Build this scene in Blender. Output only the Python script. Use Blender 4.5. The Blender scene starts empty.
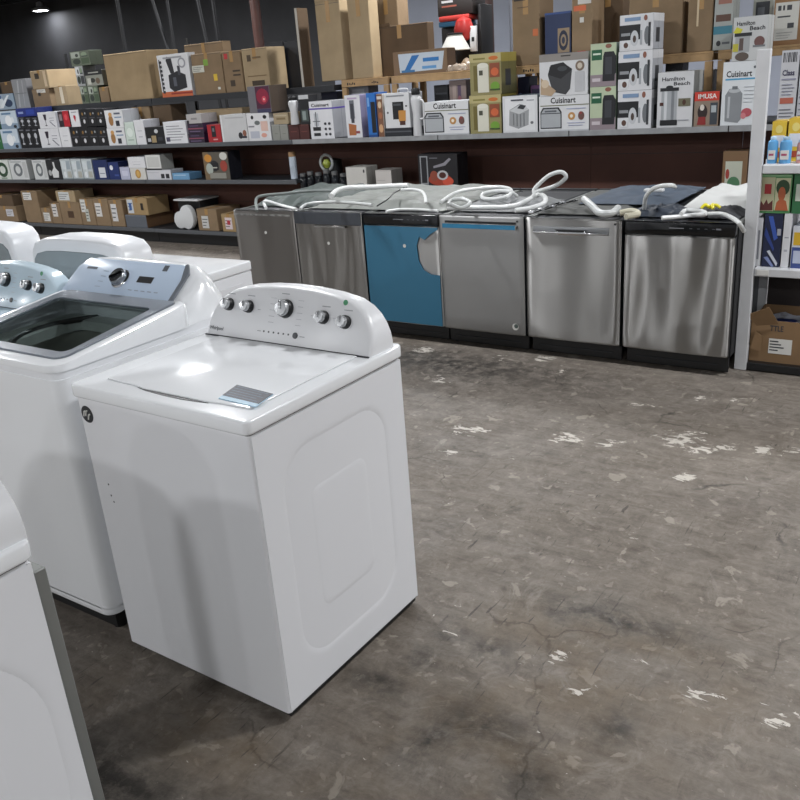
import bpy, bmesh, math, random
from mathutils import Vector, Matrix, noise
random.seed(7)
PI = math.pi
C = bpy.context.scene.collection

# ------------------------------------------------------------------ materials
def lin(c):
    if isinstance(c, str):
        c = [int(c[i:i+2], 16) / 255 for i in (0, 2, 4)]
    return tuple((v / 12.92 if v <= .04045 else ((v + .055) / 1.055) ** 2.4) for v in c) + (1,)

MATS = {}
def mat(name, col=None, rough=.5, metal=0., spec=.5, var=0., vscale=8., bump=0., bscale=60., coat=0., aniso=0., emit=None, estr=0., alpha=1., trans=0.):
    if name in MATS: return MATS[name]
    m = bpy.data.materials.new(name); m.use_nodes = True
    nt = m.node_tree; b = nt.nodes['Principled BSDF']
    c = lin(col)
    b.inputs['Base Color'].default_value = c
    b.inputs['Roughness'].default_value = rough
    b.inputs['Metallic'].default_value = metal
    b.inputs['Specular IOR Level'].default_value = spec
    b.inputs['Coat Weight'].default_value = coat
    b.inputs['Transmission Weight'].default_value = trans
    b.inputs['Alpha'].default_value = alpha
    tc = nt.nodes.new('ShaderNodeTexCoord')
    if var:
        n = nt.nodes.new('ShaderNodeTexNoise'); n.inputs['Scale'].default_value = vscale; n.inputs['Detail'].default_value = 4
        nt.links.new(tc.outputs['Object'], n.inputs['Vector'])
        r = nt.nodes.new('ShaderNodeMapRange'); r.inputs['From Min'].default_value = .3; r.inputs['From Max'].default_value = .7
        r.inputs['To Min'].default_value = 1 - var; r.inputs['To Max'].default_value = 1 + var
        nt.links.new(n.outputs['Fac'], r.inputs['Value'])
        mx = nt.nodes.new('ShaderNodeVectorMath'); mx.operation = 'SCALE'
        mx.inputs[0].default_value = c[:3]
        nt.links.new(r.outputs['Result'], mx.inputs['Scale'])
        nt.links.new(mx.outputs['Vector'], b.inputs['Base Color'])
    if bump:
        n = nt.nodes.new('ShaderNodeTexNoise'); n.inputs['Scale'].default_value = bscale
        nt.links.new(tc.outputs['Object'], n.inputs['Vector'])
        bp = nt.nodes.new('ShaderNodeBump'); bp.inputs['Strength'].default_value = bump; bp.inputs['Distance'].default_value = .01
        nt.links.new(n.outputs['Fac'], bp.inputs['Height']); nt.links.new(bp.outputs['Normal'], b.inputs['Normal'])
    if aniso:
        b.inputs['Anisotropic'].default_value = aniso
        t = nt.nodes.new('ShaderNodeTangent'); t.direction_type = 'RADIAL'; t.axis = 'Z'
        nt.links.new(t.outputs['Tangent'], b.inputs['Tangent'])
        b.inputs['Anisotropic Rotation'].default_value = .25
    if emit:
        b.inputs['Emission Color'].default_value = lin(emit); b.inputs['Emission Strength'].default_value = estr
    MATS[name] = m
    return m

def steel(name, col, rough=.32, sx=1.9, strength=.9, an=1.):
    if name in MATS: return MATS[name]
    m = mat(name, col, rough, 1., aniso=an)
    nt = m.node_tree; b = nt.nodes['Principled BSDF']
    tc = nt.nodes.new('ShaderNodeTexCoord'); mp = nt.nodes.new('ShaderNodeMapping')
    mp.inputs['Scale'].default_value = (sx, 1, .35)
    nt.links.new(tc.outputs['Object'], mp.inputs['Vector'])
    n = nt.nodes.new('ShaderNodeTexNoise'); n.inputs['Scale'].default_value = 1.6; n.inputs['Detail'].default_value = 1
    nt.links.new(mp.outputs['Vector'], n.inputs['Vector'])
    bp = nt.nodes.new('ShaderNodeBump'); bp.inputs['Strength'].default_value = 1.; bp.inputs['Distance'].default_value = .03 * strength
    nt.links.new(n.outputs['Fac'], bp.inputs['Height']); nt.links.new(bp.outputs['Normal'], b.inputs['Normal'])
    return m

def ink(hexcol):
    return mat('ink_' + hexcol, hexcol, .45, var=.04)
def kraft(hexcol):
    return mat('kraft_' + hexcol, hexcol, .85, spec=.2, var=.10, vscale=5, bump=.15, bscale=30)

ENAMEL = mat('white_enamel', 'eef0f2', .16, spec=.5, coat=.2)
ENAMEL2 = mat('white_plastic', 'e9ebee', .28)
ENAMELSIDE = mat('white_painted_steel', 'e4e5e8', .30)
CONSOLE = mat('console_plastic', 'e2e3e5', .33)
KNOB = mat('satin_knob', 'b4b6b8', .25, .6)
CHROME = mat('chrome', 'd8d8da', .08, 1)
BLACK = mat('black_plastic', '121315', .4)
GLOSSBLACK = mat('gloss_black', '0c0d10', .12)
DARKMETAL = mat('dark_shelf_metal', '24262a', .45, var=.1)
DARKEDGE = mat('shelf_front_edge', '55585c', .4)
LIGHTEDGE = mat('shelf_edge_highlight', '8e9092', .45, var=.15)  # paler grey paints the highlight along the right-hand shelf edges
GALV = mat('galvanised_steel', '8b8d8a', .45, .5, var=.05)
BROWNPANEL = mat('brown_back_panel', '55352b', .7, var=.15, vscale=3)
PINE = mat('pine_timber', 'a98a62', .7, var=.18, vscale=9)
WHITEPOWDER = mat('white_powder_coat', 'c9cacc', .45, var=.05)
GREYPOWDER = mat('grey_perforated_panel', '4b4f54', .6, var=.3, vscale=60)
BLUEFILM = mat('blue_film', '3d7694', .28, .3)
STRIPFILM = mat('blue_strip_film', '2f7fa6', .25, .2)
def thin_glass(name, tint, rough=.02):
    m = bpy.data.materials.new(name); m.use_nodes = True; nt = m.node_tree; nt.nodes.remove(nt.nodes['Principled BSDF'])
    tr = nt.nodes.new('ShaderNodeBsdfTransparent'); tr.inputs[0].default_value = lin(tint)
    gl = nt.nodes.new('ShaderNodeBsdfGlossy'); gl.inputs['Roughness'].default_value = rough
    lw = nt.nodes.new('ShaderNodeLayerWeight'); lw.inputs['Blend'].default_value = .5
    pw = nt.nodes.new('ShaderNodeMath'); pw.operation = 'POWER'; pw.inputs[1].default_value = 4.; nt.links.new(lw.outputs['Facing'], pw.inputs[0])
    fr = nt.nodes.new('ShaderNodeMath'); fr.operation = 'MULTIPLY_ADD'; fr.inputs[1].default_value = .8; fr.inputs[2].default_value = .05; nt.links.new(pw.outputs[0], fr.inputs[0])
    mx = nt.nodes.new('ShaderNodeMixShader')
    nt.links.new(fr.outputs[0], mx.inputs[0]); nt.links.new(tr.outputs[0], mx.inputs[1]); nt.links.new(gl.outputs[0], mx.inputs[2])
    nt.links.new(mx.outputs[0], nt.nodes['Material Output'].inputs[0]); return m
GLASS = thin_glass('tinted_glass', 'eaefef')
RIMGREY = mat('metallic_grey_plastic', '80868e', .3, .3)
DRUM = mat('drum_steel', 'b5b6ae', .3, .45)

# ------------------------------------------------------------------ mesh builder
class MB:
    def __init__(s): s.v = []; s.f = []; s.m = []; s.mats = []
    def mi(s, m):
        if m not in s.mats: s.mats.append(m)
        return s.mats.index(m)
    def add(s, vs, fs, m, mx=None):
        o = len(s.v)
        if mx is not None: vs = [mx @ Vector(v) for v in vs]
        s.v += [tuple(v) for v in vs]; k = s.mi(m)
        for f in fs: s.f.append([i + o for i in f]); s.m.append(k)
        return s
    def bm(s, b, m, mx=None):
        b.verts.ensure_lookup_table(); b.verts.index_update()
        s.add([v.co.copy() for v in b.verts], [[v.index for v in f.verts] for f in b.faces], m, mx); b.free(); return s
    def box(s, x0, x1, y0, y1, z0, z1, m, bev=0, seg=2, mx=None):
        b = bmesh.new()
        q = [b.verts.new((x, y, z)) for z in (z0, z1) for y in (y0, y1) for x in (x0, x1)]
        for f in ((0, 2, 3, 1), (4, 5, 7, 6), (0, 1, 5, 4), (2, 6, 7, 3), (0, 4, 6, 2), (1, 3, 7, 5)):
            b.faces.new([q[i] for i in f])
        if bev: bmesh.ops.bevel(b, geom=b.edges[:], offset=bev, segments=seg, profile=.5, affect='EDGES')
        return s.bm(b, m, mx)
    def prism(s, pts, a, b_, m, axis='y', bev=0, seg=2, mx=None, shear=None):
        """polygon pts (2D) extruded from a to b_ along axis; in 'y' pts are (x,z), 'x' -> (y,z), 'z' -> (x,y)"""
        def P(p, t):
            if axis == 'y': return (p[0], t + (shear(p) if shear and t == a else 0), p[1])
            if axis == 'x': return (t, p[0], p[1])
            return (p[0], p[1], t)
        b = bmesh.new()
        v0 = [b.verts.new(P(p, a)) for p in pts]; v1 = [b.verts.new(P(p, b_)) for p in pts]
        b.faces.new(v0); b.faces.new(v1[::-1]); n = len(pts)
        for i in range(n): b.faces.new([v0[i], v1[i], v1[(i+1) % n], v0[(i+1) % n]])
        bmesh.ops.recalc_face_normals(b, faces=b.faces[:])
        if bev:
            es = [e for e in b.edges if len(e.link_faces) == 2 and e.calc_face_angle() > .9]
            bmesh.ops.bevel(b, geom=es, offset=bev, segments=seg, profile=.5, affect='EDGES')
        return s.bm(b, m, mx)
    def lathe(s, prof, m, n=24, mx=None):
        vs = []; fs = []
        for r, z in prof:
            for i in range(n):
                t = 2 * PI * i / n; vs.append((r * math.cos(t), r * math.sin(t), z))
        for k in range(len(prof) - 1):
            for i in range(n):
                j = (i + 1) % n; fs.append([k*n+i, k*n+j, (k+1)*n+j, (k+1)*n+i])
        fs.append(list(range(n))[::-1]); fs.append([(len(prof)-1)*n+i for i in range(n)])
        return s.add(vs, fs, m, mx)
    def tube(s, pts, r, m, n=8, closed=False, res=5):
        P = [Vector(p) for p in pts]
        def cr(p0, p1, p2, p3, t):
            return .5 * ((2*p1) + (-p0+p2)*t + (2*p0-5*p1+4*p2-p3)*t*t + (-p0+3*p1-3*p2+p3)*t**3)
        Q = []
        N = len(P)
        if res <= 1 or N < 3: Q = P
        else:
            for i in range(N - 1):
                a = P[max(i-1, 0)]; d = P[min(i+2, N-1)]
                for k in range(res): Q.append(cr(a, P[i], P[i+1], d, k / res))
            Q.append(P[-1])
        vs = []; fs = []; up = Vector((0, 0, 1)); prev = None
        for i, p in enumerate(Q):
            t = (Q[min(i+1, len(Q)-1)] - Q[max(i-1, 0)]).normalized()
            if prev is None:
                a = up if abs(t.z) < .9 else Vector((1, 0, 0)); nrm = (a - t * a.dot(t)).normalized()
            else: nrm = (prev - t * prev.dot(t)).normalized()
            prev = nrm; bn = t.cross(nrm)
            for k in range(n):
                an = 2 * PI * k / n; vs.append(p + (nrm * math.cos(an) + bn * math.sin(an)) * r)
        for i in range(len(Q) - 1):
            for k in range(n):
                j = (k + 1) % n; fs.append([i*n+k, i*n+j, (i+1)*n+j, (i+1)*n+k])
        fs.append(list(range(n))[::-1]); fs.append([(len(Q)-1)*n+k for k in range(n)])
        return s.add(vs, fs, m)
    def grid(s, fn, nu, nv, m, mx=None):
        vs = [fn(i / nu, j / nv) for j in range(nv + 1) for i in range(nu + 1)]
        fs = [[j*(nu+1)+i, j*(nu+1)+i+1, (j+1)*(nu+1)+i+1, (j+1)*(nu+1)+i] for j in range(nv) for i in range(nu)]
        return s.add(vs, fs, m, mx)
    def build(s, name, parent=None, loc=(0, 0, 0), smooth=35, rz=0):
        me = bpy.data.meshes.new(name); me.from_pydata(s.v, [], s.f)
        for m in s.mats: me.materials.append(m)
        me.polygons.foreach_set('material_index', s.m)
        if smooth:
            me.shade_smooth(); me.set_sharp_from_angle(angle=math.radians(smooth))
        me.update()
        o = bpy.data.objects.new(name, me); C.objects.link(o)
        o.location = loc; o.rotation_euler = (0, 0, rz)
        if parent: o.parent = parent
        return o

def tag(o, label, cat, group=None, kind=None):
    o['label'] = label; o['category'] = cat
    if group: o['group'] = group
    if kind: o['kind'] = kind
    return o
def empty(name, loc, rz=0, label=None, cat=None, group=None):
    o = bpy.data.objects.new(name, None); C.objects.link(o); o.location = loc; o.rotation_euler = (0, 0, rz)
    o.empty_display_size = .1
    if label: tag(o, label, cat, group)
    return o
def struct(o): o['kind'] = 'structure'; return o
def copy_tree(o, parent=None):
    c = o.copy(); C.objects.link(c); c.parent = parent
    for ch in list(o.children): copy_tree(ch, c)
    return c
def rounded(x0, x1, y0, y1, r, n=6):
    pts = []
    for cx, cy, a in ((x1-r, y1-r, 0), (x0+r, y1-r, 90), (x0+r, y0+r, 180), (x1-r, y0+r, 270)):
        for k in range(n + 1):
            t = math.radians(a + 90 * k / n); pts.append((cx + r*math.cos(t), cy + r*math.sin(t)))
    return pts

TXT = {}
def text_mesh(s):
    if s in TXT: return TXT[s]
    cu = bpy.data.curves.new('lettering', 'FONT'); cu.body = s; cu.resolution_u = 2; cu.offset = .022
    ob = bpy.data.objects.new('lettering', cu); C.objects.link(ob)
    dg = bpy.context.evaluated_depsgraph_get(); me = ob.evaluated_get(dg).to_mesh()
    vs = [v.co.copy() for v in me.vertices]; fs = [list(p.vertices) for p in me.polygons]
    ob.evaluated_get(dg).to_mesh_clear(); bpy.data.objects.remove(ob); bpy.data.curves.remove(cu)
    x0 = min(v.x for v in vs); x1 = max(v.x for v in vs); y0 = min(v.y for v in vs); y1 = max(v.y for v in vs)
    TXT[s] = ([((v.x-x0)/(x1-x0), (v.y-y0)/(y1-y0)) for v in vs], fs)
    return TXT[s]

def prints(mb, w, h, yf, P, x_off=0, z_off=0):
    """printed shapes laid on the face at y = yf looking to -y; fractions of w and h"""
    for k, e in enumerate(P):
        d = yf - .0008 - .0004 * k
        X = lambda t: x_off - w / 2 + t * w
        Z = lambda t: z_off + t * h
        if e[0] == 'r':
            _, a, b, c, g, col = e
            mb.prism([(X(a), Z(b)), (X(c), Z(b)), (X(c), Z(g)), (X(a), Z(g))], d, yf, ink(col))
        elif e[0] == 'e':
            _, a, b, rx, ry, col = e
            mb.prism([(X(a + rx*math.cos(t*PI/8)), Z(b + ry*math.sin(t*PI/8))) for t in range(16)], d, yf, ink(col))
        elif e[0] == 'g':
            mb.prism([(X(a), Z(b)) for a, b in e[1]], d, yf, ink(e[2]))
        elif e[0] == 't':
            _, a, b, c, g, s, col = e
            vs, fs = text_mesh(s)
            mb.add([(X(a + (c-a)*u), d, Z(b + (g-b)*v)) for u, v in vs], fs, ink(col))
        elif e[0] == 'v':      # vertical lettering
            _, a, b, c, g, s, col = e
            vs, fs = text_mesh(s)
            mb.add([(X(a + (c-a)*v), d, Z(g - (g-b)*u)) for u, v in vs], fs, ink(col))

def lines(x0, x1, y0, y1, n, col, th=.35):
    out = []
    for i in range(n):
        a = y0 + (y1-y0) * i / n
        out.append(('r', x0, a, x0 + (x1-x0) * (.75 + .25*((i*37) % 5)/4), a + (y1-y0)/n*th, col))
    return out
LAMP_E = 75.
EXPOSURE = 0.65
ITEMS = [
  ('box', 'mug', 'mug_box', 'box', 'pale blue and white mug box at the far left shelf end, bottom of two', None, -11.094, 7.03, 1.175, 0.395, 0.25, 0.259, 0),
  ('box', 'mug', 'mug_box', 'box', 'pale blue and white mug box on top of its twin, far left', None, -11.035, 7.03, 1.435, 0.391, 0.25, 0.229, 0),
  ('box', 'green', 'slim_box', 'box', 'narrow green box at the very left edge of the middle shelf', None, -11.414, 7.03, 1.175, 0.238, 0.25, 0.334, 0),
  ('box', 'stem', 'stemware_box', 'box', 'black stemware box with pale glasses printed on it, lower row, left of three', None, -10.798, 7.03, 1.175, 0.144, 0.25, 0.263, 0),
  ('box', 'stem', 'stemware_box', 'box', 'black stemware box printed with pale glasses, upper row under blue box, left of three', None, -10.733, 7.03, 1.439, 0.143, 0.25, 0.137, 0),
  ('box', 'stem', 'stemware_box', 'box', 'black stemware box with pale glasses printed on it, lower row, middle of three', None, -10.65, 7.03, 1.175, 0.142, 0.25, 0.258, 0),
  ('box', 'stem', 'stemware_box', 'box', 'black stemware box printed with pale glasses, upper row under blue box, middle of three', None, -10.589, 7.03, 1.434, 0.141, 0.25, 0.136, 0),
  ('box', 'stem', 'stemware_box', 'box', 'black stemware box with pale glasses printed on it, lower row, right of three', None, -10.505, 7.03, 1.175, 0.14, 0.25, 0.254, 0),
  ('box', 'stem', 'stemware_box', 'box', 'black stemware box printed with pale glasses, upper row under blue box, right of three', None, -10.447, 7.03, 1.43, 0.139, 0.25, 0.135, 0),
  ('box', 'blue', 'blue_box', 'box', 'flat deep blue box lying on the black stemware boxes', None, -10.604, 7.03, 1.577, 0.442, 0.25, 0.107, 0),
  ('box', 'wine', 'wine_glass_box', 'box', 'white box with a dark wine glass, lower row beside the black stemware boxes', None, -10.206, 7.03, 1.175, 0.427, 0.25, 0.239, 0),
  ('box', 'whitebox', 'white_box', 'box', 'narrow plain white box between the wine glass box and the small black boxes', None, -9.878, 7.03, 1.175, 0.209, 0.25, 0.247, 0),
  ('box', 'wine', 'wine_glass_box', 'box', 'white box with a dark wine glass, stacked on the lower wine glass box', None, -10.18, 7.03, 1.415, 0.375, 0.25, 0.202, 0),
  ('box', 'redtag', 'red_box', 'box', 'small black and red box stacked beside the upper wine glass box', None, -9.832, 7.03, 1.423, 0.224, 0.2, 0.192, 0),
  ('box', 'dots', 'small_black_box', 'box', 'small black box with pale dots, lower row, first from the left of four', None, -9.669, 7.03, 1.175, 0.18, 0.25, 0.24, 0),
  ('box', 'dots', 'small_black_box', 'box', 'small black box with pale dots, lower row, second from the left of four', None, -9.487, 7.03, 1.175, 0.177, 0.25, 0.235, 0),
  ('box', 'dots', 'small_black_box', 'box', 'small black box with pale dots, lower row, third from the left of four', None, -9.308, 7.03, 1.175, 0.173, 0.25, 0.229, 0),
  ('box', 'dots', 'small_black_box', 'box', 'small black box with pale dots, lower row, fourth from the left of four', None, -9.132, 7.03, 1.175, 0.17, 0.25, 0.223, 0),
  ('box', 'heart', 'heart_box', 'box', 'white box with a red heart shaped mark on top of the small black boxes', None, -9.609, 7.03, 1.416, 0.178, 0.2, 0.201, 0),
  ('box', 'dots', 'small_black_box', 'box', 'small black box with pale dots, upper row beside the heart box, left of three', None, -9.43, 7.03, 1.411, 0.155, 0.25, 0.211, 0),
  ('box', 'dots', 'small_black_box', 'box', 'small black box with pale dots, upper row beside the heart box, middle of three', None, -9.272, 7.03, 1.411, 0.152, 0.25, 0.204, 0),
  ('box', 'dots', 'small_black_box', 'box', 'small black box with pale dots, upper row beside the heart box, right of three', None, -9.117, 7.03, 1.411, 0.15, 0.25, 0.198, 0),
  ('box', 'coffee', 'coffee_box', 'box', 'white box with a coffee picture, lower one beside the small black boxes', None, -8.87, 7.03, 1.175, 0.326, 0.25, 0.204, 0),
  ('box', 'coffee', 'coffee_box', 'box', 'white box with a coffee picture, stacked on its twin beside the small black boxes', None, -8.852, 7.03, 1.38, 0.333, 0.25, 0.206, 0),
  ('box', 'palegreen', 'pale_green_box', 'box', 'pale mint green upright box right of the coffee boxes', None, -8.611, 7.03, 1.175, 0.174, 0.25, 0.264, 0),
  ('box', 'whitebox', 'white_box', 'box', 'upright white box between the pale green box and the black kitchen box', None, -8.429, 7.03, 1.175, 0.171, 0.25, 0.281, 0),
  ('carton', 'kraft', 'carton', 'carton', 'brown carton with a white tag standing behind the pale green box', None, -8.712, 7.33, 1.175, 0.331, 0.25, 0.42, 0),
  ('carton0', 'kraftdark', 'carton', 'carton', 'darker brown carton behind the white lettered box, under the big shelf beam', None, -8.329, 7.33, 1.175, 0.318, 0.25, 0.426, 0),
  ('box', 'kitch', 'black_box', 'box', 'square black box with two pale pictures left of the white lettered box', None, -8.177, 7.03, 1.175, 0.315, 0.25, 0.194, 0),
  ('box', 'lines', 'white_lettered_box', 'box', 'white box with lines of dark print right of the black kitchen box', None, -7.82, 7.03, 1.175, 0.375, 0.25, 0.243, 0),
  ('box', 'purple', 'purple_box', 'box', 'dark purple striped box, lower of two left of the red boxes', None, -7.488, 7.03, 1.175, 0.248, 0.25, 0.102, 0),
  ('box', 'purple', 'purple_box', 'box', 'dark purple striped box, upper of two, under the grey box', None, -7.481, 7.03, 1.278, 0.247, 0.25, 0.107, 0),
  ('box', 'greybox', 'grey_box', 'box', 'small light grey box on top of the purple striped boxes', None, -7.485, 7.03, 1.385, 0.238, 0.25, 0.101, 0),
  ('box', 'redphone', 'red_box', 'box', 'red box with a black handset picture in front of the open tray', None, -7.193, 7.03, 1.175, 0.208, 0.2, 0.189, 0),
  ('carton0', 'kraftlight', 'open_tray', 'carton', 'wide shallow tan carton showing above the red and grey boxes', None, -7.384, 7.33, 1.175, 0.739, 0.25, 0.341, 0),
  ('box', 'greypic', 'appliance_box', 'box', 'large pale grey box with small dark pictures under the red and purple box', None, -6.882, 7.03, 1.175, 0.39, 0.3, 0.283, 0),
  ('box', 'whitepic', 'appliance_box', 'box', 'white box covered in small product pictures right of the large pale grey box', None, -6.516, 7.03, 1.175, 0.325, 0.3, 0.284, 0),
  ('box', 'cosmo', 'red_picture_box', 'box', 'grey box with a glowing red picture on top of the pale grey boxes', None, -6.461, 7.03, 1.459, 0.31, 0.28, 0.267, 0),
  ('box', 'greytall', 'grey_box', 'box', 'plain small grey box in the row left of the purple striped white box, left one', None, -6.281, 7.03, 1.175, 0.109, 0.25, 0.159, 0),
  ('box', 'greytall', 'grey_box', 'box', 'plain small grey box in the row left of the purple striped white box, right one', None, -6.169, 7.03, 1.175, 0.107, 0.25, 0.156, 0),
  ('box', 'maroon', 'maroon_box', 'box', 'plain small maroon box in the row left of the purple striped white box, left one', None, -6.034, 7.03, 1.175, 0.14, 0.25, 0.151, 0),
  ('box', 'maroon', 'maroon_box', 'box', 'plain small maroon box in the row left of the purple striped white box, right one', None, -5.893, 7.03, 1.175, 0.127, 0.25, 0.147, 0),
  ('box', 'tan', 'tan_box', 'box', 'small tan box sitting on the two plain grey boxes', None, -6.192, 7.03, 1.335, 0.204, 0.2, 0.111, 0),
  ('bottle', 'b', 'white_bottle', 'bottle', 'white flask shaped bottle with a black cap standing on the maroon boxes', None, -6.001, 7.03, 1.327, 0.118, 0.08, 0.277, 0),
  ('box', 'glassbox', 'black_frame_box', 'box', 'black box with a pale lid and a dark window standing on the right maroon box', None, -5.86, 7.03, 1.323, 0.129, 0.15, 0.284, 0),
  ('box', 'cuis_fp', 'food_processor_box', 'box', 'white box with purple band and a Cuisinart name, leftmost of the name boxes', None, -5.654, 7.03, 1.175, 0.303, 0.3, 0.364, 0),
  ('box', 'tallpurple', 'blender_box', 'box', 'tall white box with small orange picture left of the bright blue case', None, -5.246, 7.03, 1.175, 0.188, 0.16, 0.401, 0),
  ('box', 'bluebox', 'blue_case', 'box', 'upright bright blue case with a black front opening', None, -5.023, 7.03, 1.175, 0.104, 0.22, 0.408, 0),
  ('box', 'nutcol', 'nut_box', 'box', 'slim tall box with a nut brown strip right of the blue case', None, -4.921, 7.03, 1.175, 0.067, 0.2, 0.393, 0),
  ('box', 'traydark', 'dark_tray', 'tray', 'flat dark tray under the white coffee maker box', None, -4.729, 7.03, 1.175, 0.309, 0.3, 0.076, 0),
  ('handlebox', 'coffeem', 'coffee_maker_box', 'box', 'white handled box picturing a black coffee maker with an amber cup', None, -4.722, 7.03, 1.252, 0.285, 0.24, 0.315, 0),
  ('bottle', 'b', 'white_jug', 'jug', 'white plastic jug squeezed left of the middle Cuisinart box', None, -4.502, 7.03, 1.175, 0.103, 0.12, 0.425, 0),
  ('box', 'cuis_oven', 'bread_maker_box', 'box', 'white Cuisinart box with a silver machine, right of the coffee maker box', None, -4.192, 7.03, 1.175, 0.486, 0.3, 0.292, 0),
  ('box', 'yell', 'juicer_box', 'box', 'yellow green box with a white juicer, lower of the two', None, -3.776, 7.03, 1.175, 0.316, 0.3, 0.327, 0),
  ('box', 'yell', 'juicer_box', 'box', 'yellow green box with a white juicer, stacked on top of its twin', None, -3.763, 7.03, 1.503, 0.311, 0.3, 0.34, 0),
  ('box', 'icem', 'ice_maker_box', 'box', 'white box showing a silver ice maker between the yellow box and a Cuisinart box', None, -3.436, 7.03, 1.175, 0.335, 0.3, 0.306, 0),
  ('box', 'cuis_oven', 'bread_maker_box', 'box', 'white Cuisinart box with a silver machine under the black bin picture box', None, -3.029, 7.03, 1.175, 0.452, 0.3, 0.285, 0),
  ('box', 'bin', 'bread_machine_box', 'box', 'grey topped white box picturing a black bin shaped machine, above a Cuisinart box', None, -3.031, 7.03, 1.461, 0.432, 0.3, 0.331, 0),
  ('box', 'kettle', 'kettle_box', 'box', 'pale green box with a black kettle, lower of the two', None, -2.684, 7.03, 1.175, 0.221, 0.3, 0.337, 0),
  ('box', 'kettle', 'kettle_box', 'box', 'pale green box with a black kettle, upper of the two', None, -2.685, 7.03, 1.513, 0.217, 0.3, 0.327, 0),
  ('box', 'mixer', 'mixer_box', 'box', 'white box with black and steel appliance pictures, bottom of the stack of three', None, -2.418, 7.03, 1.175, 0.278, 0.26, 0.293, 0),
  ('box', 'mixer', 'mixer_box', 'box', 'white box with black and steel appliance pictures, middle of the stack of three', None, -2.42, 7.03, 1.469, 0.278, 0.26, 0.296, 0),
  ('box', 'mixer', 'mixer_box', 'box', 'white box with black and steel appliance pictures, top of the stack of three', None, -2.418, 7.03, 1.766, 0.269, 0.26, 0.262, 0),
  ('box', 'urn', 'coffee_urn_box', 'box', 'white Hamilton Beach box picturing a steel coffee urn', None, -2.094, 7.03, 1.175, 0.28, 0.25, 0.414, 0),
  ('box', 'imusa', 'red_topped_box', 'box', 'small IMUSA box with red top band between the urn box and the tall Cuisinart box', None, -1.85, 7.03, 1.175, 0.186, 0.2, 0.255, 0),
  ('box', 'cuis_tall', 'ice_cream_maker_box', 'box', 'tall white Cuisinart box with blue line and a steel canister beside the white post', None, -1.607, 7.03, 1.175, 0.269, 0.3, 0.456, 0),
  ('box', 'hbbeach', 'slow_cooker_box', 'box', 'Hamilton Beach box with a steel cooker standing on the tall Cuisinart box', None, -1.565, 7.03, 1.632, 0.242, 0.2, 0.301, 0),
  ('box', 'navy', 'navy_box', 'box', 'dark navy box behind the leftmost Cuisinart box under the timber rack', None, -5.861, 7.46, 1.175, 0.214, 0.18, 0.438, 0),
  ('box', 'greysilver', 'silver_canister_box', 'box', 'light grey box showing above the tall violet box under the timber rack', None, -5.476, 7.46, 1.175, 0.256, 0.18, 0.495, 0),
  ('box', 'black', 'black_box', 'box', 'black box in the shade behind the jug and the middle Cuisinart box', None, -4.485, 7.46, 1.175, 0.157, 0.18, 0.43, 0),
  ('box', 'pinkish', 'pink_box', 'box', 'dusty pink and purple box behind the middle Cuisinart box', None, -4.298, 7.46, 1.175, 0.186, 0.18, 0.464, 0),
  ('box', 'navy', 'navy_box', 'box', 'dark navy box in the gap left of the bin picture box', None, -3.639, 7.46, 1.175, 0.181, 0.18, 0.451, 0),
  ('box', 'purplepic', 'purple_picture_box', 'box', 'purple screen box in the gap beside the bin picture box', None, -3.452, 7.44, 1.175, 0.146, 0.15, 0.373, 0),
  ('box', 'dark', 'black_appliance_box', 'box', 'black box behind the coffee urn box under the timber rack', None, -2.243, 7.46, 1.175, 0.139, 0.18, 0.482, 0),
  ('box', 'greysilver', 'grey_box', 'box', 'grey box with a silver panel behind the small red topped box', None, -1.98, 7.46, 1.175, 0.133, 0.18, 0.404, 0),
  ('box', 'barcode', 'barcode_box', 'box', 'white box with barcode and red word band just right of the white post', None, -1.275, 7.03, 1.175, 0.12, 0.3, 0.507, 0),
  ('box', 'barcode2', 'lined_box', 'box', 'pale box with ruled lines beside the barcode box at the right edge', None, -1.149, 7.03, 1.175, 0.111, 0.3, 0.484, 0),
  ('box', 'wreath', 'wreath_box', 'box', 'white box with a green wreath at the left end of the lower shelf', None, -11.44, 7.03, 0.765, 0.337, 0.3, 0.266, 0),
  ('box', 'whitepot', 'pot_box', 'box', 'white box with a grey ring picture on the lower shelf left end', None, -11.052, 7.03, 0.765, 0.407, 0.3, 0.261, 0),
  ('box', 'whitepot', 'serving_dish_box', 'box', 'white and black box with white dish pictures, left of the clear packs', None, -10.569, 7.03, 0.765, 0.299, 0.3, 0.256, 0),
  ('box', 'vase', 'vase_box', 'box', 'black box with a white vase shape next to the clear packs', None, -10.262, 7.03, 0.765, 0.295, 0.3, 0.252, 0),
  ('box', 'clear', 'clear_glass_pack', 'pack', 'pale see-through looking pack of glassware on the lower shelf, left of three', None, -9.993, 7.03, 0.765, 0.213, 0.25, 0.262, 0),
  ('box', 'clear', 'clear_glass_pack', 'pack', 'pale see-through looking pack of glassware on the lower shelf, middle of three', None, -9.773, 7.03, 0.765, 0.208, 0.25, 0.259, 0),
  ('box', 'clear', 'clear_glass_pack', 'pack', 'pale see-through looking pack of glassware on the lower shelf, right of three', None, -9.556, 7.03, 0.765, 0.204, 0.25, 0.256, 0),
  ('box', 'navylabel', 'navy_box', 'box', 'navy box with a white label on the lower shelf, left of two', None, -9.293, 7.03, 0.765, 0.284, 0.3, 0.241, 0),
  ('box', 'navydot', 'navy_box', 'box', 'navy box with a white round spot on the lower shelf, right of two', None, -9.04, 7.03, 0.765, 0.203, 0.3, 0.214, 0),
  ('box', 'lavender', 'lavender_box', 'box', 'small pale lavender box beside the navy boxes on the lower shelf', None, -8.837, 7.03, 0.765, 0.176, 0.25, 0.152, 0),
  ('box', 'gold', 'gold_picture_box', 'box', 'small white box with a gold oval, bottom of its stack on the lower shelf', None, -8.595, 7.03, 0.765, 0.282, 0.25, 0.139, 0),
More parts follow.
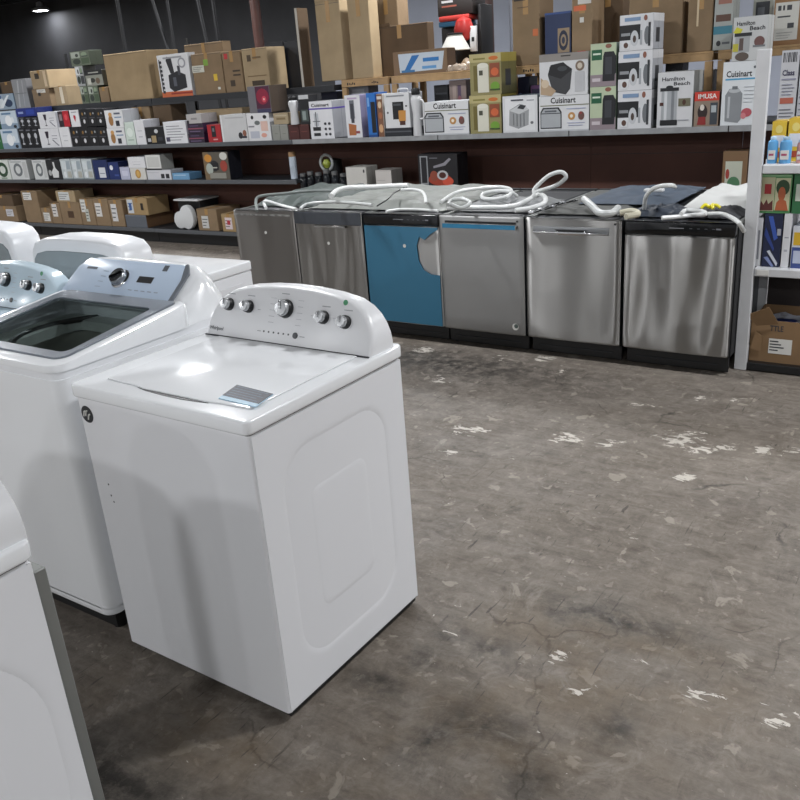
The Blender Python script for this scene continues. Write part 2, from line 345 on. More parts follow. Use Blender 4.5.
  ('box', 'whitebox', 'white_box', 'box', 'small white box on top of the gold oval box', None, -8.589, 7.03, 0.905, 0.309, 0.25, 0.129, 0),
  ('box', 'vitro', 'white_flat_box', 'box', 'flat white box with a dark mark, lower one beside the gold oval box', None, -8.22, 7.03, 0.765, 0.422, 0.2, 0.113, 0),
  ('box', 'whitelid', 'lidded_white_box', 'box', 'white lidded box stacked on the flat white box', None, -8.287, 7.03, 0.879, 0.263, 0.2, 0.174, 0),
  ('box', 'lightblue', 'blue_pack', 'pack', 'flat light blue plastic pack at the end of the white boxes', None, -7.845, 7.03, 0.765, 0.286, 0.2, 0.077, 0),
  ('box', 'tablew', 'tableware_box', 'box', 'colourful food picture box standing alone on the lower shelf', None, -7.236, 7.03, 0.765, 0.394, 0.2, 0.305, 0),
  ('roll', 'b', 'tall_roll', 'roll', 'tall slim white and blue roll with a tan top behind the dishwasher row', None, -6.188, 7.1, 0.765, 0.095, 0.07, 0.28, 0),
  ('box', 'whitebig', 'white_box', 'box', 'upright off-white box with a small corner mark behind the grey blanket', None, -5.274, 7.03, 0.6, 0.256, 0.2, 0.292, 0),
  ('box', 'whiteside', 'white_box', 'box', 'off-white cube shaped box with shaded side behind the grey blanket', None, -4.94, 7.03, 0.6, 0.191, 0.2, 0.261, 0),
  ('box', 'vacuum', 'hose_picture_box', 'box', 'dark box with orange red swirl and pale hose picture behind the dishwashers', None, -4.307, 7.03, 0.6, 0.433, 0.2, 0.404, 0),
  ('box', 'framepic', 'picture_box', 'box', 'brown kraft box with a pale green picture panel near the white post', None, -1.615, 7.05, 0.6, 0.185, 0.2, 0.384, 0),
  ('carton', 'kraft', 'carton', 'carton', 'brown carton with a small label at the far left of the bottom shelf', None, -11.624, 7.03, 0.175, 0.569, 0.35, 0.218, 0),
  ('carton', 'kraftdark', 'carton', 'carton', 'darker brown carton on top of the leftmost bottom shelf carton', None, -11.645, 7.03, 0.394, 0.544, 0.35, 0.154, 0),
  ('carton', 'kraft', 'carton', 'carton', 'tall brown carton with a white label near its top on the bottom shelf', None, -10.957, 7.03, 0.175, 0.371, 0.35, 0.435, 0),
  ('carton', 'kraft', 'carton', 'carton', 'small low carton with white label in front part of the bottom shelf', None, -10.65, 7.03, 0.175, 0.213, 0.3, 0.208, 0),
  ('carton', 'kraft', 'carton', 'carton', 'brown carton with a tall narrow label, second of the bottom shelf row', None, -10.426, 7.03, 0.175, 0.213, 0.35, 0.279, 0),
  ('carton', 'kraft', 'carton', 'carton', 'wide brown carton with a round dark stamp on the bottom shelf', None, -10.098, 7.03, 0.175, 0.423, 0.35, 0.298, 0),
  ('carton', 'kraftlight', 'carton', 'carton', 'small carton with black marked label lying on the wide stamped carton', None, -10.14, 7.03, 0.474, 0.407, 0.3, 0.143, 0),
  ('carton', 'kraft', 'carton', 'carton', 'brown carton with two crossed white labels on the bottom shelf', None, -9.735, 7.03, 0.175, 0.283, 0.35, 0.342, 0),
  ('carton', 'kraft', 'carton', 'carton', 'brown carton with one upright white label on the bottom shelf', None, -9.436, 7.03, 0.175, 0.295, 0.35, 0.345, 0),
  ('carton', 'kraft', 'carton', 'carton', 'brown carton with a slanted white label left of the grey tray', None, -9.145, 7.03, 0.175, 0.267, 0.35, 0.337, 0),
  ('box', 'greytray', 'grey_tray_box', 'box', 'flat grey box carrying a tan carton on the bottom shelf', None, -8.791, 7.03, 0.175, 0.396, 0.45, 0.156, 0),
  ('carton', 'kraftyellow', 'carton', 'carton', 'tan carton with a blue and white label standing on the flat grey box', None, -8.728, 7.03, 0.332, 0.392, 0.35, 0.21, 0),
  ('carton', 'kraft', 'carton', 'carton', 'brown carton with white label right of the white foam shape', None, -7.515, 7.03, 0.175, 0.33, 0.4, 0.255, 0),
  ('carton', 'kraftyellow', 'carton', 'carton', 'small tan carton with red and white label beside the first dishwasher', None, -7.171, 7.03, 0.175, 0.221, 0.4, 0.205, 0),
  ('box', 'wrapblue', 'wrapped_pack', 'pack', 'blue and white plastic wrapped pack at the left end of the top shelf', None, -11.511, 7.33, 1.68, 0.48, 0.3, 0.207, 0),
  ('carton', 'kraftdark', 'carton', 'carton', 'small brown box on the blue wrapped pack at the left end', None, -11.376, 7.33, 1.888, 0.282, 0.3, 0.148, 0),
  ('box', 'shrink', 'shrink_wrapped_bundle', 'bundle', 'grey shrink wrapped bundle standing beside the blue wrapped pack', None, -11.083, 7.33, 1.68, 0.322, 0.3, 0.377, 0),
  ('carton', 'kraft', 'carton', 'carton', 'low brown carton with a torn white corner, left of two under the wider carton', None, -10.639, 7.33, 1.68, 0.375, 0.35, 0.226, 0),
  ('carton', 'kraftlight', 'carton', 'carton', 'low pale taped carton, right of two under the wider carton', None, -10.212, 7.33, 1.68, 0.253, 0.35, 0.24, 0),
  ('carton', 'kraftlight', 'carton', 'carton', 'brown carton with a round mark resting on two low cartons on the left', None, -10.6, 7.33, 1.907, 0.373, 0.6, 0.227, 0),
  ('box', 'greenpat', 'patterned_box', 'box', 'green and white patterned box, lower left of the patterned stack', None, -9.726, 7.33, 1.68, 0.149, 0.2, 0.213, 0),
  ('box', 'greenpat', 'patterned_box', 'box', 'green and white patterned box, lower right of the patterned stack', None, -9.541, 7.33, 1.68, 0.2, 0.2, 0.203, 0),
  ('box', 'whitepat', 'patterned_box', 'box', 'white patterned box in the middle left of the patterned stack', None, -9.743, 7.33, 1.894, 0.159, 0.2, 0.238, 0),
  ('box', 'bandpat', 'patterned_box', 'box', 'black banded patterned box in the middle right of the patterned stack', None, -9.476, 7.33, 1.884, 0.333, 0.2, 0.184, 0),
  ('box', 'greenpat', 'patterned_box', 'box', 'green and white patterned box at the very top of the patterned stack', None, -9.675, 7.33, 2.133, 0.379, 0.2, 0.17, 0),
  ('carton', 'kraft', 'carton', 'carton', 'narrow brown carton squeezed left of the big plain carton', None, -9.34, 7.33, 1.68, 0.173, 0.2, 0.18, 0),
  ('carton0', 'kraftbig', 'large_carton', 'carton', 'very large plain tan carton on the top shelf, the biggest on the left', None, -8.832, 7.33, 1.68, 0.797, 0.5, 0.543, 0),
  ('box', 'cutter', 'cutter_machine_box', 'box', 'white box with a black machine picture and vertical lettering on the top shelf', None, -7.989, 7.31, 1.68, 0.516, 0.12, 0.465, 0),
  ('carton', 'kraft', 'carton', 'carton', 'large brown carton with green and yellow stickers right of the machine picture box', None, -7.468, 7.33, 1.68, 0.479, 0.4, 0.436, 0),
  ('carton', 'kraft', 'carton', 'carton', 'brown carton seen behind the stickered carton, highest of the group', None, -7.925, 7.76, 1.68, 0.645, 0.14, 0.572, 0),
  ('carton', 'kraft', 'carton', 'carton', 'brown carton with a red sticker at its top, middle of the group', None, -7.076, 7.33, 1.68, 0.281, 0.4, 0.427, 0),
  ('carton', 'kraftlight', 'carton', 'carton', 'tan carton printed with a black crown mark, right of the group', None, -6.733, 7.33, 1.68, 0.366, 0.3, 0.432, 0),
  ('box', 'blackpanel', 'flat_case', 'case', 'black flat case on the top shelf, left of two', None, -6.709, 7.66, 1.68, 0.235, 0.08, 0.486, 0),
  ('box', 'blackpanel', 'flat_case', 'case', 'black flat case on the top shelf, right of two', None, -6.448, 7.66, 1.68, 0.264, 0.08, 0.475, 0),
  ('carton0', 'kraftdark', 'folded_carton', 'carton', 'tall narrow dark brown carton with a pale edge at the rack corner', None, -6.107, 7.35, 1.68, 0.037, 0.17, 0.763, 0),
  ('carton', 'kraftlight', 'tall_carton', 'carton', 'tall tan carton standing at the left end of the timber rack', None, -5.718, 7.38, 1.72, 0.311, 0.14, 0.749, 0),
  ('carton', 'kraftlight', 'tall_carton', 'carton', 'tall tan carton, second on the timber rack with a crushed top corner', None, -5.339, 7.38, 1.72, 0.259, 0.16, 0.772, 0),
  ('carton', 'kraft', 'tall_carton', 'carton', 'tall brown carton behind the low flap carton, cut by the picture top', None, -5.24, 7.72, 1.72, 0.284, 0.2, 0.79, 0),
  ('carton', 'kraftdark', 'tall_carton', 'carton', 'low wide open brown carton with raised side flap on the timber rack', None, -4.991, 7.56, 1.72, 0.659, 0.12, 0.464, 0),
  ('box', 'bluewrite', 'blue_marked_carton', 'carton', 'low carton with blue and white plastic label on the timber rack', None, -4.657, 7.38, 1.72, 0.614, 0.16, 0.213, 0),
  ('carton', 'kraft', 'tall_carton', 'carton', 'very tall brown carton with black print at its top, middle of the timber rack', None, -3.534, 7.38, 1.72, 0.261, 0.3, 0.563, 0),
  ('box', 'navyround', 'navy_carton', 'carton', 'navy blue carton with a tan round emblem between brown cartons', None, -3.232, 7.38, 1.72, 0.24, 0.3, 0.407, 0),
  ('carton', 'kraft', 'tall_carton', 'carton', 'brown carton with orange and white stickers right of the navy carton', None, -3.012, 7.38, 1.72, 0.182, 0.28, 0.508, 0),
  ('carton', 'kraftdark', 'tall_carton', 'carton', 'wide brown carton behind the mixer box stack', None, -2.898, 7.68, 1.72, 0.266, 0.35, 0.567, 0),
  ('carton', 'kraft', 'tall_carton', 'carton', 'big brown carton above the stack of three mixer boxes', None, -2.391, 7.4, 1.72, 0.435, 0.2, 0.487, 0),
  ('carton', 'kraft', 'tall_carton', 'carton', 'upright brown carton with a shiny tape line left of the printed teal box', None, -2.028, 7.38, 1.72, 0.191, 0.26, 0.418, 0),
  ('box', 'printteal', 'printed_carton', 'carton', 'grey box with teal and brown print behind the Hamilton Beach cooker box', None, -1.85, 7.38, 1.72, 0.14, 0.2, 0.413, 0),
  ('box', 'printgrey', 'printed_carton', 'carton', 'grey box with a dark top picture right of the teal printed box', None, -1.612, 7.6, 1.72, 0.145, 0.2, 0.437, 0),
  ('box', 'biglabel', 'labelled_carton', 'carton', 'brown carton with a large white printed sheet at the right picture edge', None, -1.342, 7.38, 1.72, 0.282, 0.25, 0.345, 0),
  ('bottle2', 'b', 'blue_bottle', 'bottle', 'light blue detergent bottle on the white shelf, nearest the post', None, -0.935, 4.86, 1.137, 0.05, 0.06, 0.135, 0),
  ('bottle2', 'b', 'blue_bottle', 'bottle', 'light blue detergent bottle on the white shelf, second from the post', None, -0.872, 4.86, 1.137, 0.059, 0.06, 0.133, 0),
  ('bottle3', 'b', 'pink_bottle', 'bottle', 'pink bottle beside the blue detergent bottles at the picture edge', None, -0.804, 4.86, 1.137, 0.029, 0.06, 0.117, 0),
  ('box', 'yellow', 'yellow_pack', 'pack', 'yellow and white pack behind the blue detergent bottles, left one', None, -0.925, 4.96, 1.137, 0.071, 0.12, 0.206, 0),
  ('box', 'yellow', 'yellow_pack', 'pack', 'yellow and white pack behind the blue detergent bottles, right one', None, -0.844, 4.96, 1.137, 0.074, 0.12, 0.218, 0),
  ('box', 'airtall', 'tall_white_box', 'box', 'white box with black side lettering standing on the lower white shelf beside the post', None, -0.963, 4.86, 0.592, 0.032, 0.25, 0.263, 0),
  ('box', 'navytool', 'tool_box', 'box', 'dark navy box with blue and white tool pictures on the lower white shelf', None, -0.895, 4.86, 0.592, 0.09, 0.25, 0.288, 0),
  ('box', 'whitebox', 'white_box', 'box', 'narrow white box between the navy tool box and the yellow blue box', None, -0.824, 4.86, 0.592, 0.039, 0.25, 0.29, 0),
  ('box', 'hair', 'hair_product_box', 'box', 'green box with a curly haired woman printed on it, resting on the navy tool box', None, -0.903, 4.86, 0.881, 0.166, 0.22, 0.204, 0),
  ('box', 'green', 'green_box', 'box', 'plain green box right of the hair product box at the picture edge', None, -0.778, 4.86, 0.881, 0.071, 0.2, 0.219, 0),
  ('box', 'yellowblue', 'yellow_blue_box', 'box', 'white box with yellow top and blue bottom at the lower right edge', None, -0.756, 4.86, 0.592, 0.08, 0.2, 0.226, 0),
  ('torn', 'kraftorange', 'torn_carton', 'carton', 'open brown carton with torn flaps and a white label on the floor shelf', None, -0.786, 4.86, 0.05, 0.361, 0.35, 0.241, 0),
]
HOSES = [
  ('drain_hose', 'hose', 'dark grey green hose arching over the leftmost dishwasher', 0.013, 'hosegrey', [(-4.326, 4.538, 0.875), (-4.417, 4.636, 0.93), (-4.401, 4.679, 0.96), (-4.254, 4.779, 0.965), (-4.154, 4.947, 0.96), (-3.945, 4.958, 0.96)]),
  ('drain_hose', 'hose', 'white bent hose end lying on the leftmost dishwasher', 0.013, 'hosewhite', [(-4.011, 4.603, 0.885), (-4.292, 4.752, 0.885), (-4.43, 4.766, 0.91), (-4.489, 4.795, 0.89), (-4.305, 4.612, 0.885)]),
  ('drain_hose', 'hose', 'pale grey hose running along the front of the grey blanket', 0.013, 'hosepale', [(-3.977, 4.607, 0.885), (-4.005, 4.732, 0.9), (-3.739, 4.654, 0.93), (-3.531, 4.631, 0.93), (-3.319, 4.567, 0.93)]),
  ('drain_hose', 'hose', 'thick white hose lying across the top of the grey blanket', 0.02, 'hosewhite', [(-3.576, 4.468, 1.0), (-3.724, 4.737, 1.0), (-3.694, 4.861, 1.0), (-3.542, 4.892, 1.0), (-3.426, 4.946, 1.0), (-3.295, 4.975, 1.0)]),
  ('drain_hose', 'hose', 'thin white hose bending down at the right end of the grey blanket', 0.012, 'hosewhite', [(-3.305, 4.9, 0.98), (-3.233, 4.928, 0.98), (-3.12, 4.863, 0.98), (-2.997, 4.716, 0.97), (-2.935, 4.625, 0.94)]),
  ('power_cord', 'cord', 'thin dark cord drooping over the front of the grey blanket', 0.005, 'black', [(-3.32, 4.96, 0.985), (-3.316, 4.829, 0.97), (-3.234, 4.634, 0.96), (-3.255, 4.533, 0.93)]),
  ('drain_hose', 'hose', 'white hose lying flat behind the black panel of the blue dishwasher', 0.011, 'hosewhite', [(-3.25, 4.624, 0.88), (-3.197, 4.712, 0.88), (-3.065, 4.728, 0.88), (-2.888, 4.69, 0.88)]),
  ('drain_hose', 'hose', 'coiled white hose loop on the dishwasher with a blue handle strip', 0.014, 'hosewhite', [(-2.985, 4.891, 0.905), (-3.05, 5.193, 0.92), (-2.961, 5.321, 0.93), (-2.8, 5.391, 0.935), (-2.628, 5.218, 0.94), (-2.519, 4.956, 0.94), (-2.613, 4.955, 0.92), (-2.719, 4.989, 0.92), (-2.776, 5.095, 0.93), (-2.686, 5.098, 0.95), (-2.557, 5.048, 0.955), (-2.522, 5.092, 0.92)]),
  ('drain_hose', 'hose', 'long white hose curling towards the raised loop between two dishwashers', 0.017, 'hosewhite', [(-2.803, 4.663, 0.905), (-2.663, 4.711, 0.9), (-2.506, 4.749, 0.9), (-2.398, 4.768, 0.905), (-2.363, 4.894, 0.92), (-2.335, 5.012, 0.94), (-2.252, 4.934, 0.94), (-2.21, 4.829, 0.92), (-2.25, 4.728, 0.905), (-2.322, 4.657, 0.9)]),
  ('drain_hose', 'hose', 'grey white hose knot at the left of the long white hose', 0.015, 'hosepale', [(-2.773, 4.626, 0.93), (-2.784, 4.698, 0.95), (-2.701, 4.68, 0.96), (-2.631, 4.656, 0.94), (-2.622, 4.526, 0.93), (-2.672, 4.483, 0.96)]),
  ('drain_hose', 'hose', 'white hose standing up in a raised loop above the dishwashers', 0.015, 'hosewhite', [(-2.376, 4.95, 0.911), (-2.339, 4.962, 0.947), (-2.344, 4.974, 0.977), (-2.308, 4.986, 1.018), (-2.245, 4.998, 1.066), (-2.177, 5.01, 1.082), (-2.149, 5.022, 1.05), (-2.208, 5.034, 1.003), (-2.288, 5.046, 0.976), (-2.37, 5.058, 0.952)]),
  ('power_cord', 'cord', 'dark cord with silver clips across the wide silver dishwasher top', 0.008, 'black', [(-2.203, 4.642, 0.89), (-2.196, 4.753, 0.89), (-2.176, 4.87, 0.89), (-2.172, 5.028, 0.89), (-2.131, 5.155, 0.89)]),
  ('pipe_joint', 'pipe', 'short thick off-white pipe elbow on the wide silver dishwasher', 0.024, 'hosepale', [(-1.998, 4.941, 0.93), (-1.895, 4.812, 0.91), (-1.779, 4.638, 0.9), (-1.712, 4.647, 0.9), (-1.74, 4.819, 0.9)]),
  ('drain_hose', 'hose', 'cream curved tube piece right of the pipe elbow', 0.02, 'cream', [(-1.667, 4.653, 0.9), (-1.604, 4.668, 0.91), (-1.558, 4.634, 0.9), (-1.595, 4.546, 0.9)]),
  ('drain_hose', 'hose', 'white hose rising in an arch beside the dark blanket', 0.014, 'hosewhite', [(-1.6, 4.863, 0.89), (-1.566, 4.785, 0.97), (-1.514, 4.728, 1.02), (-1.441, 4.65, 1.05), (-1.388, 4.671, 1.05), (-1.46, 4.972, 1.0)]),
  ('drain_hose', 'hose', 'white hose looped on the front of the rightmost dishwasher top', 0.014, 'hosewhite', [(-1.418, 4.613, 0.885), (-1.338, 4.673, 0.885), (-1.272, 4.701, 0.89), (-1.189, 4.623, 0.91), (-1.244, 4.714, 0.91), (-1.338, 4.781, 0.9), (-1.331, 4.665, 0.9)]),
  ('drain_hose', 'hose', 'white hose dropping over the right front corner of the rightmost dishwasher', 0.014, 'hosewhite', [(-1.212, 4.754, 0.888), (-1.141, 4.764, 0.888), (-1.065, 4.666, 0.885), (-1.01, 4.581, 0.875), (-1.0, 4.66, 0.82)]),
]
PATCHES = [(-1.989, 3.422, 0.075, 0.033, 0.025, -0.044), (-2.084, 3.466, 0.024, 0.01, 0.013, -0.023), (-1.494, 3.534, 0.07, 0.031, 0.019, -0.044), (-1.304, 3.542, 0.059, 0.027, 0.01, -0.027), (-1.017, 3.736, 0.071, 0.031, 0.023, -0.079), (-0.893, 3.654, 0.064, 0.03, 0.012, -0.042), (-0.817, 3.725, 0.048, 0.022, 0.008, -0.032), (-0.648, 3.766, 0.039, 0.018, 0.009, -0.043), (-0.546, 3.789, 0.046, 0.021, 0.006, -0.033), (-0.918, 2.769, 0.023, 0.011, 0.007, -0.021), (-1.927, 3.144, 0.035, 0.016, 0.017, -0.029), (-0.884, 3.341, 0.052, 0.024, 0.011, -0.037), (-0.46, 2.019, 0.053, 0.029, 0.005, -0.016), (-0.243, 2.021, 0.036, 0.02, 0.004, -0.02), (-0.692, 2.057, 0.057, 0.031, 0.003, -0.009), (-0.872, 1.987, 0.021, 0.011, 0.009, -0.022), (-0.767, 1.874, 0.015, 0.009, 0.008, -0.019), (-2.377, 4.509, 0.023, 0.009, 0.027, -0.053), (-1.921, 4.424, 0.017, 0.007, 0.035, -0.081), (-2.107, 4.592, 0.057, 0.023, 0.024, -0.053), (-2.521, 4.01, 0.034, 0.014, 0.027, -0.045), (-2.919, 4.479, 0.076, 0.028, 0.035, -0.056), (-1.081, 4.295, 0.033, 0.013, 0.012, -0.043), (-0.913, 4.334, 0.023, 0.01, 0.007, -0.028), (-1.331, 4.078, 0.056, 0.024, 0.009, -0.027)]
# ------------------------------------------------------------------ print designs: body colour, side colour, shapes on the front
def OVEN():
    return [('r', .0, .0, 1, .04, 'b9bcc0'), ('t', .24, .79, .74, .96, 'Cuisinart', '101114'), ('r', .03, .72, 1, .745, '6c6f4e'),
            ('g', [(.03, .08), (.46, .08), (.46, .55), (.40, .68), (.08, .68), (.03, .55)], '24272c'),
            ('g', [(.045, .11), (.44, .11), (.44, .52), (.38, .64), (.1, .64), (.045, .52)], 'a9adb1'),
            ('r', .045, .50, .44, .525, '3a3d42'), ('r', .12, .55, .36, .60, '5a5e63'),
            ('e', .66, .42, .07, .11, 'b98a52'), ('e', .66, .42, .03, .05, 'e8dfd0'), ('e', .85, .42, .06, .12, '6b4a44'), ('e', .84, .50, .03, .04, '8c3d3d'),
            ('r', .56, .62, .94, .64, '9da3c0'), ('r', .58, .22, .92, .235, '9da3c0'), ('r', .60, .15, .88, .165, '9da3c0')]
def MIXER():
    return [('r', .0, .30, .62, .72, '15171b'), ('e', .45, .34, .12, .22, 'c5c8cc'), ('e', .45, .32, .05, .1, '4a3c36'), ('r', .05, .42, .32, .5, '8f9296'),
            ('e', .72, .62, .1, .22, 'd2d4d7'), ('r', .62, .15, .68, .55, 'a4a8ad'), ('e', .82, .4, .08, .25, '6f7377'), ('r', .15, .82, .62, .92, '7b95b5'),
            ('e', .77, .88, .05, .08, '8a5a4a'), ('g', [(.08, .05), (.3, .05), (.33, .26), (.05, .26)], 'dcdee0'), ('e', .2, .16, .07, .08, '5b4136'), ('r', .86, .1, .92, .75, '33363a')]
def KETTLE():
    return [('r', .05, .62, .45, .86, '1d5a3c'), ('r', .1, .74, .4, .78, 'd5e2d0'), ('r', 0, 0, 1, .28, '8f8288'), ('e', .7, .93, .12, .05, '8a5a4a'),
            ('g', [(.48, .12), (.95, .12), (.98, .7), (.9, .8), (.55, .8), (.5, .7)], '1a1b20'), ('r', .58, .28, .84, .68, '37393f'), ('g', [(.92, .25), (1, .3), (1, .7), (.95, .72), (.96, .35)], '101114'),
            ('r', .08, .12, .4, .2, 'c8bfc4')]
def GREENPAT(a='5f7350', b='d5d9d0'):
    return [('r', .05, .55, .5, .95, b), ('e', .3, .3, .2, .2, '2f3830'), ('r', .55, .1, .95, .5, a), ('e', .72, .75, .15, .15, '8a9a80'), ('e', .35, .72, .08, .12, '3a4038'), ('r', .6, .6, .9, .66, '30403a')]
